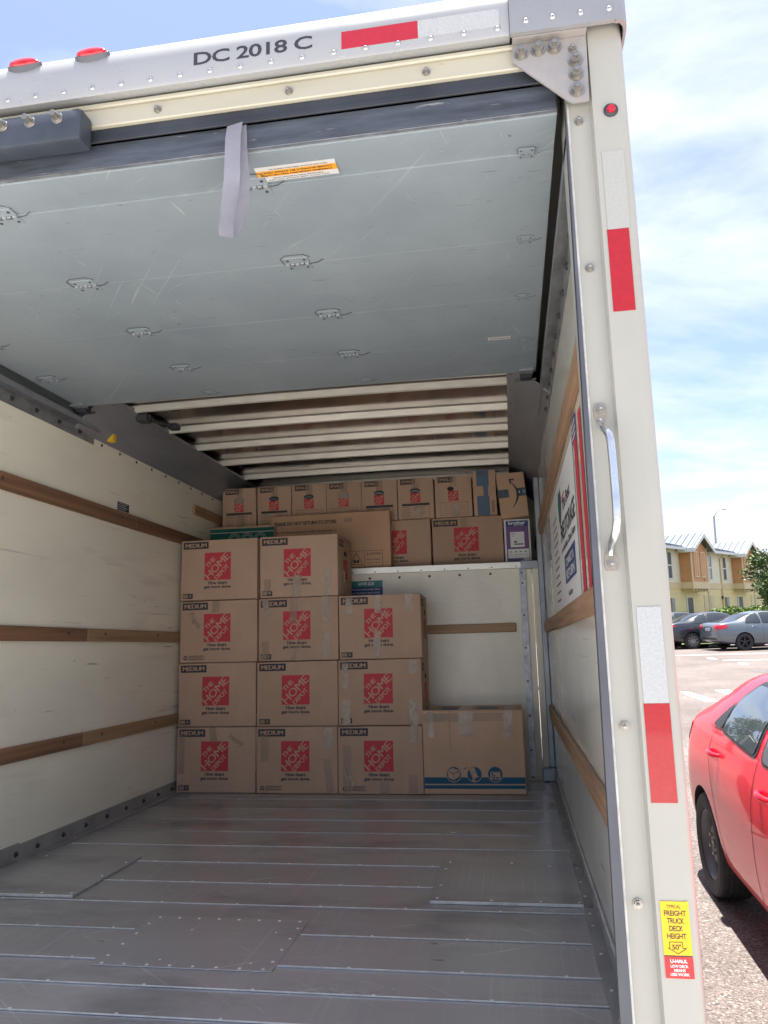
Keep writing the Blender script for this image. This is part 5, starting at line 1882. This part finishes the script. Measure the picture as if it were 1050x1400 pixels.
def house_unit(u0, label, lower, full=True):
    """one townhouse: bay with gable at local x 0..2.72, plain wall on to 9.4"""
    h = empty('townhouse', HM @ T3(u0, 0, 0))
    tag(h, label, 'house', 'townhouses across the parking lot')
    W_ = 9.44
    hbox(h, 'wall', 2.725, W_, DB, 9, 0, EAVE, SIDING_C)
    hbox(h, 'bay_wall', 0.03, 2.72, .03, DB - .001, BB, EAVE, SIDING_O)
    hbox(h, 'wall', 0.0, 2.724, DB, 9, BB, EAVE + .1, SIDING_C)
    hbox(h, 'wall', 0.0, 2.72, DB, 9, 0, BB - .001, lower)
    siding(h, 'siding', .14, 2.60, .03, BT, EAVE, SIDING_O, 16)
    siding(h, 'siding', .03, 0, .03, BT, EAVE, SIDING_O, 16, 'side', DB)
    siding(h, 'siding', 2.73, W_, DB, BT, EAVE, SIDING_C, 16)
    siding(h, 'siding', 0, W_, DB - .001, .02, BB, lower, 14)
    for x in (0.0, 2.60):
        hbox(h, 'corner_board', x, x + .14, 0, .05, BT, EAVE + .05, BAND_T)
    hbox(h, 'band_board', -.03, 2.75, -.03, DB, BB, BT, BAND_T)
    hbox(h, 'band_board', 2.755, W_, DB - .05, DB, BB, BT, BAND_T)
    for k in range(6):
        hbox(h, 'bracket', .15 + k * .48, .27 + k * .48, .05, DB, BB - .16, BB - .002, BAND_T)
    # gable
    g_ = MB()
    ap = EAVE + .80
    g_.prism([(.03, EAVE), (2.69, EAVE), (1.36, ap - .12)], 0, .2, SIDING_O, Matrix(((1, 0, 0, 0), (0, 0, 1, .02), (0, 1, 0, 0), (0, 0, 0, 1))))
    link('gable', g_.mesh('gable', recalc=True), h)
    r_ = MB()
    for s_ in (-1, 1):
        e0, e1 = 1.36 + s_ * 1.78, 1.36
        z0 = EAVE - .16
        v = [(e0, -.38, z0), (e1, -.38, ap), (e1, 4.6, ap), (e0, 4.6, z0)]
        v += [(a, b, c + .09) for a, b, c in v]
        r_.add(v, [(3, 2, 1, 0), (4, 5, 6, 7), (0, 1, 5, 4), (1, 2, 6, 5), (2, 3, 7, 6), (3, 0, 4, 7)], ROOF_MET)
        for k in range(12):        # standing seams
            y = -.30 + k * .41
            a = Vector((e0, y, z0 + .09))
            b = Vector((e1, y, ap + .09))
            r_.add([a + Vector((0, -.015, 0)), b + Vector((0, -.015, 0)), b + Vector((0, -.015, .05)), a + Vector((0, -.015, .05)), a + Vector((0, .015, 0)), b + Vector((0, .015, 0)), b + Vector((0, .015, .05)), a + Vector((0, .015, .05))],
                   [(0, 1, 2, 3), (7, 6, 5, 4), (3, 2, 6, 7), (0, 3, 7, 4)], ROOF_MET)
    link('bay_roof', r_.mesh('bay_roof', recalc=True), h)
    f_ = MB()
    for s_ in (-1, 1):
        e0, e1 = 1.36 + s_ * 1.79, 1.36
        f_.add([(e0, -.40, EAVE - .30), (e1, -.40, ap - .16), (e1, -.40, ap + .10), (e0, -.40, EAVE - .06), (e0, -.36, EAVE - .30), (e1, -.36, ap - .16), (e1, -.36, ap + .10), (e0, -.36, EAVE - .06)],
               [(0, 1, 2, 3), (7, 6, 5, 4), (0, 4, 5, 1), (3, 2, 6, 7), (0, 3, 7, 4)], TRIM_W)
        f_.box(e0 - .04, e0 + .04, -.40, .60, EAVE - .30, EAVE - .06, TRIM_W)
    link('gable_trim', f_.mesh('gable_trim', recalc=True), h)
    m_ = MB()
    v = [(2.4, DB - .45, EAVE - .05), (W_ + .3, DB - .45, EAVE - .05), (W_ + .3, 5.0, EAVE + 1.25), (-.2, 5.0, EAVE + 1.25), (-.2, 1.2, EAVE + .12)]
    v += [(a, b, c + .09) for a, b, c in v]
    m_.add(v, [(4, 3, 2, 1, 0), (5, 6, 7, 8, 9), (0, 1, 6, 5), (1, 2, 7, 6), (2, 3, 8, 7), (3, 4, 9, 8), (4, 0, 5, 9)], ROOF_MET)
    sl_ = 1.30 / (5.0 - DB + .45)
    for k in range(16):
        x = 2.5 + k * .43
        y0, y1 = DB - .45, 5.0
        z0, z1 = EAVE + .04, EAVE + 1.34
        m_.add([(x - .015, y0, z0), (x - .015, y1, z1), (x - .015, y1, z1 + .05), (x - .015, y0, z0 + .05), (x + .015, y0, z0), (x + .015, y1, z1), (x + .015, y1, z1 + .05), (x + .015, y0, z0 + .05)],
               [(0, 1, 2, 3), (7, 6, 5, 4), (3, 2, 6, 7), (0, 3, 7, 4)], ROOF_MET)
    link('main_roof', m_.mesh('main_roof', recalc=True), h)
    hbox(h, 'gutter', 3.14, W_ + .1, DB - .58, DB - .46, EAVE - .16, EAVE - .02, TRIM_W)
    for (x0, x1) in ((.42, 1.22), (1.50, 2.30)):
        sh = MB().frame(x0, x1, 3.30, 4.85, .07, BAND_T, Matrix(((1, 0, 0, 0), (0, 0, -1, -.012), (0, 1, 0, 0), (0, 0, 0, 1))))
        sh.box(x0 + .07, x1 - .07, -.008, .02, 3.37, 4.78, SIDING_O)
        sh.box((x0 + x1) / 2 - .02, (x0 + x1) / 2 + .02, -.016, .0, 3.37, 4.78, BAND_T)
        link('shutter', sh.mesh('shutter'), h)
    window(h, 3.45, 4.05, 3.25, 4.75, DB)
    window(h, 4.85, 5.35, 3.25, 4.75, DB)
    window(h, 7.55, 8.15, 3.25, 4.75, DB)
    for x in (4.45, 7.0):
        p = MB().tube([(x, DB - .52, EAVE - .1), (x, DB - .30, EAVE - .25), (x, DB - .06, EAVE - .45), (x, DB - .06, .1)], .05, TRIM_W if x < 5 else BAND_T, 8)
        link('downspout', p.mesh('downspout', 50), h)
    for (x0, x1) in ((3.6, 4.3), (4.75, 5.45)):
        hbox(h, 'shutter', x0, x1, DB - .05, DB - .02, .55, 2.25, BAND_T)
    hbox(h, 'meter_box', 7.5, 7.95, DB - .16, DB - .021, .7, 2.1, GREY_BOX, .01)
    hbox(h, 'wall_lamp', 6.85, 6.97, DB - .14, DB - .021, 2.0, 2.18, DOOR_DK, .01)
    hbox(h, 'vent', 1.9, 2.0, -.03, .004, 3.12, 3.2, DOOR_DK, .004)
    d = hbox(h, 'door', -1.4 + 2.1, 1.62, DB - .06, DB - .022, .05, 2.1, DOOR_DK)
    hbox(h, 'door_frame', .60, .69, DB - .08, DB - .022, .05, 2.2, TRIM_W)
    return h


house_unit(0, 'nearest visible townhouse bay, orange gable over yellow ground floor, above the black sedan', SIDING_Y)
house_unit(9.45, 'townhouse with orange gable partly hidden behind the leafy tree', SIDING_Y)
house_unit(-9.45, 'cream townhouse half hidden behind the truck post, left of the orange bay', SIDING_Y)
house_unit(18.9, 'townhouse with salmon red ground floor behind the tree at the picture edge', SIDING_P)
for k, (x, y) in enumerate(((1.15, -.05), (1.75, .02), (2.2, -.1))):
    ac = MB().box(x - .25, x + .25, y - .25, y + .25, .02, 1.0 + .12 * (k % 2), TRIM_W if k != 0 else GREY_BOX, .03)
    for q in range(5):
        ac.box(x - .22, x + .22, y - .258, y - .249, .2 + q * .14, .26 + q * .14, GREY_BOX)
    ac = ac.build('air_conditioner')
    ac.matrix_world = HM
    tag(ac, ('grey', 'white', 'smaller white')[k] + ' air conditioning unit standing below the orange bay', 'air conditioner', 'air conditioners by the townhouse')

# ================================================================== OUTSIDE: plants, lamp
def leaf_cloud(p, rnd, centres, n, size, m, squash=1.0):
    for _i in range(n):
        c, r = centres[rnd.randrange(len(centres))]
        d = Vector((rnd.gauss(0, 1), rnd.gauss(0, 1), rnd.gauss(0, 1))).normalized() * r * (rnd.random() ** .45)
        d.z *= squash
        pos = Vector(c) + d
        a = Vector((rnd.gauss(0, 1), rnd.gauss(0, 1), rnd.gauss(0, .6))).normalized()
        b = a.cross(Vector((rnd.gauss(0, 1), rnd.gauss(0, 1), rnd.gauss(0, 1)))).normalized()
        s_ = size * rnd.uniform(.6, 1.35)
        p.add([pos - a * s_, pos - b * s_ * .45, pos + a * s_, pos + b * s_ * .45], [(0, 1, 2, 3)], m)


def tree(x, y, hgt, rad, seed, label, low=.30, n=5200, size=.10):
    rnd = random.Random(seed)
    t = empty('leafy_tree', T3(x, y, 0))
    tag(t, label, 'tree', 'trees beyond the parking lot')
    tr = MB()
    tr.tube([(0, 0, 0), (.04, .02, hgt * .25), (-.02, .05, hgt * .55), (.03, 0, hgt * .85)], [hgt * .030, hgt * .024, hgt * .015, hgt * .005], BARK, 10)
    cs = []
    for k in range(15):
        a = rnd.random() * 2 * pi
        z = hgt * (low + .10 + (.95 - low - .10) * (k / 14))
        f_ = (1 - abs((z / hgt - .58)) * 1.35)
        r_ = rad * max(.25, f_) * rnd.uniform(.55, 1.0)
        e = Vector((cos(a) * r_, sin(a) * r_, z))
        tr.tube([(0, 0, z * .72), tuple(e * .5 + Vector((0, 0, z * .36))), tuple(e)], [hgt * .012, hgt * .008, hgt * .003], BARK, 6)
        cs.append((tuple(e), rad * rnd.uniform(.26, .46)))
        cs.append((tuple(e * .62 + Vector((0, 0, z * .38))), rad * rnd.uniform(.26, .42)))
    for k in range(7):
        a = rnd.random() * 2 * pi
        z = hgt * rnd.uniform(low, .98)
        cs.append(((cos(a) * rad * rnd.uniform(.5, 1.0) * (1.05 - abs(z / hgt - .55)), sin(a) * rad * .9 * (1.05 - abs(z / hgt - .55)), z), rad * .20))
    link('trunk', tr.mesh('trunk', 60), t)
    p = MB()
    leaf_cloud(p, rnd, cs, n, size, LEAF, .8)
    link('crown', p.mesh('crown'), t)
    return t


tree(13.1, 41.5, 4.5, 1.6, 3, 'small leafy green tree in front of the townhouses at the right edge', .30, 6500, .085)
tree(-9.5, 40.0, 8.5, 3.2, 5, 'round leafy tree beyond the truck, mirrored in the red car window', .22, 4200, .17)
tree(-14.0, 33.0, 9.5, 3.4, 6, 'tall leafy tree beyond the truck, mirrored at the top of the red car window', .22, 4200, .17)


def hedge(x0, x1, d, h, y):
    rnd = random.Random(9)
    hd_ = empty('clipped_hedge', HM @ T3(0, y, 0))
    tag(hd_, 'low bright green clipped hedge in front of the townhouse wall', 'hedge')
    p = MB()
    n = int((x1 - x0) * 1000)
    for _i in range(n):
        u = rnd.uniform(x0, x1)
        w_ = rnd.uniform(-d, d)
        z = h * (rnd.random() ** .5)
        if abs(w_) < d * .75 and z < h * .8:
            w_ = d * (1 if w_ > 0 else -1) * rnd.uniform(.8, 1)
        z += .09 * sin(u * 2.1) * sin(u * .7 + 1) + rnd.uniform(-.04, .04)
        a = Vector((rnd.gauss(0, 1), rnd.gauss(0, 1), rnd.gauss(0, 1))).normalized()
        b = a.cross(Vector((rnd.gauss(0, 1), rnd.gauss(0, 1), rnd.gauss(0, 1)))).normalized()
        s_ = rnd.uniform(.05, .09)
        pos = Vector((u, w_, max(.03, z)))
        p.add([pos - a * s_, pos - b * s_ * .5, pos + a * s_, pos + b * s_ * .5], [(0, 1, 2, 3)], LEAF_HEDGE)
    link('foliage', p.mesh('foliage'), hd_)
    q = MB()
    k = x0 + .2
    while k < x1:
        q.tube([(k, 0, 0), (k + .05, .03, h * .7)], .02, BARK, 5)
        k += .5
    s_ = link('stems', q.mesh('stems'), hd_)
    s_['kind'] = 'stuff'


hedge(-6.0, 14.0, .35, 1.42, -3.2)
kb = MB().box(-14, 22, -5.6, -5.45, 0, .13, CONC, .015).build('kerb')
kb.matrix_world = HM
tag(kb, kind='structure')
gr = MB().quad([(-14, -5.45, .1), (26, -5.45, .1), (26, .7, .1), (-14, .7, .1)], mat('lawn_green', (.06, .09, .03), .9, var=.3, vscale=(2, 2, 2), bump=.5, bscale=(20, 20, 20))).build('lawn')
gr.matrix_world = HM
tag(gr, kind='structure')

lm = empty('street_lamp', T3(20.1, 80, 0))
tag(lm, 'tall grey street lamp with one curved arm rising behind the townhouses', 'street lamp')
q = MB().tube([(0, 0, 0), (.03, 0, 5), (.08, 0, 10.2)], [.13, .11, .085], LAMP_GREY, 10)
link('pole', q.mesh('pole', 50), lm)
q = MB().tube([(.08, 0, 10.15), (.28, 0, 10.5), (.55, 0, 10.75), (.95, 0, 10.88)], [.06, .05, .045, .04], LAMP_GREY, 8)
link('arm', q.mesh('arm', 50), lm)
q = MB().box(.85, 1.35, -.12, .12, 10.80, 10.95, LAMP_GREY, .04)
link('lamp_head', q.mesh('lamp_head'), lm)
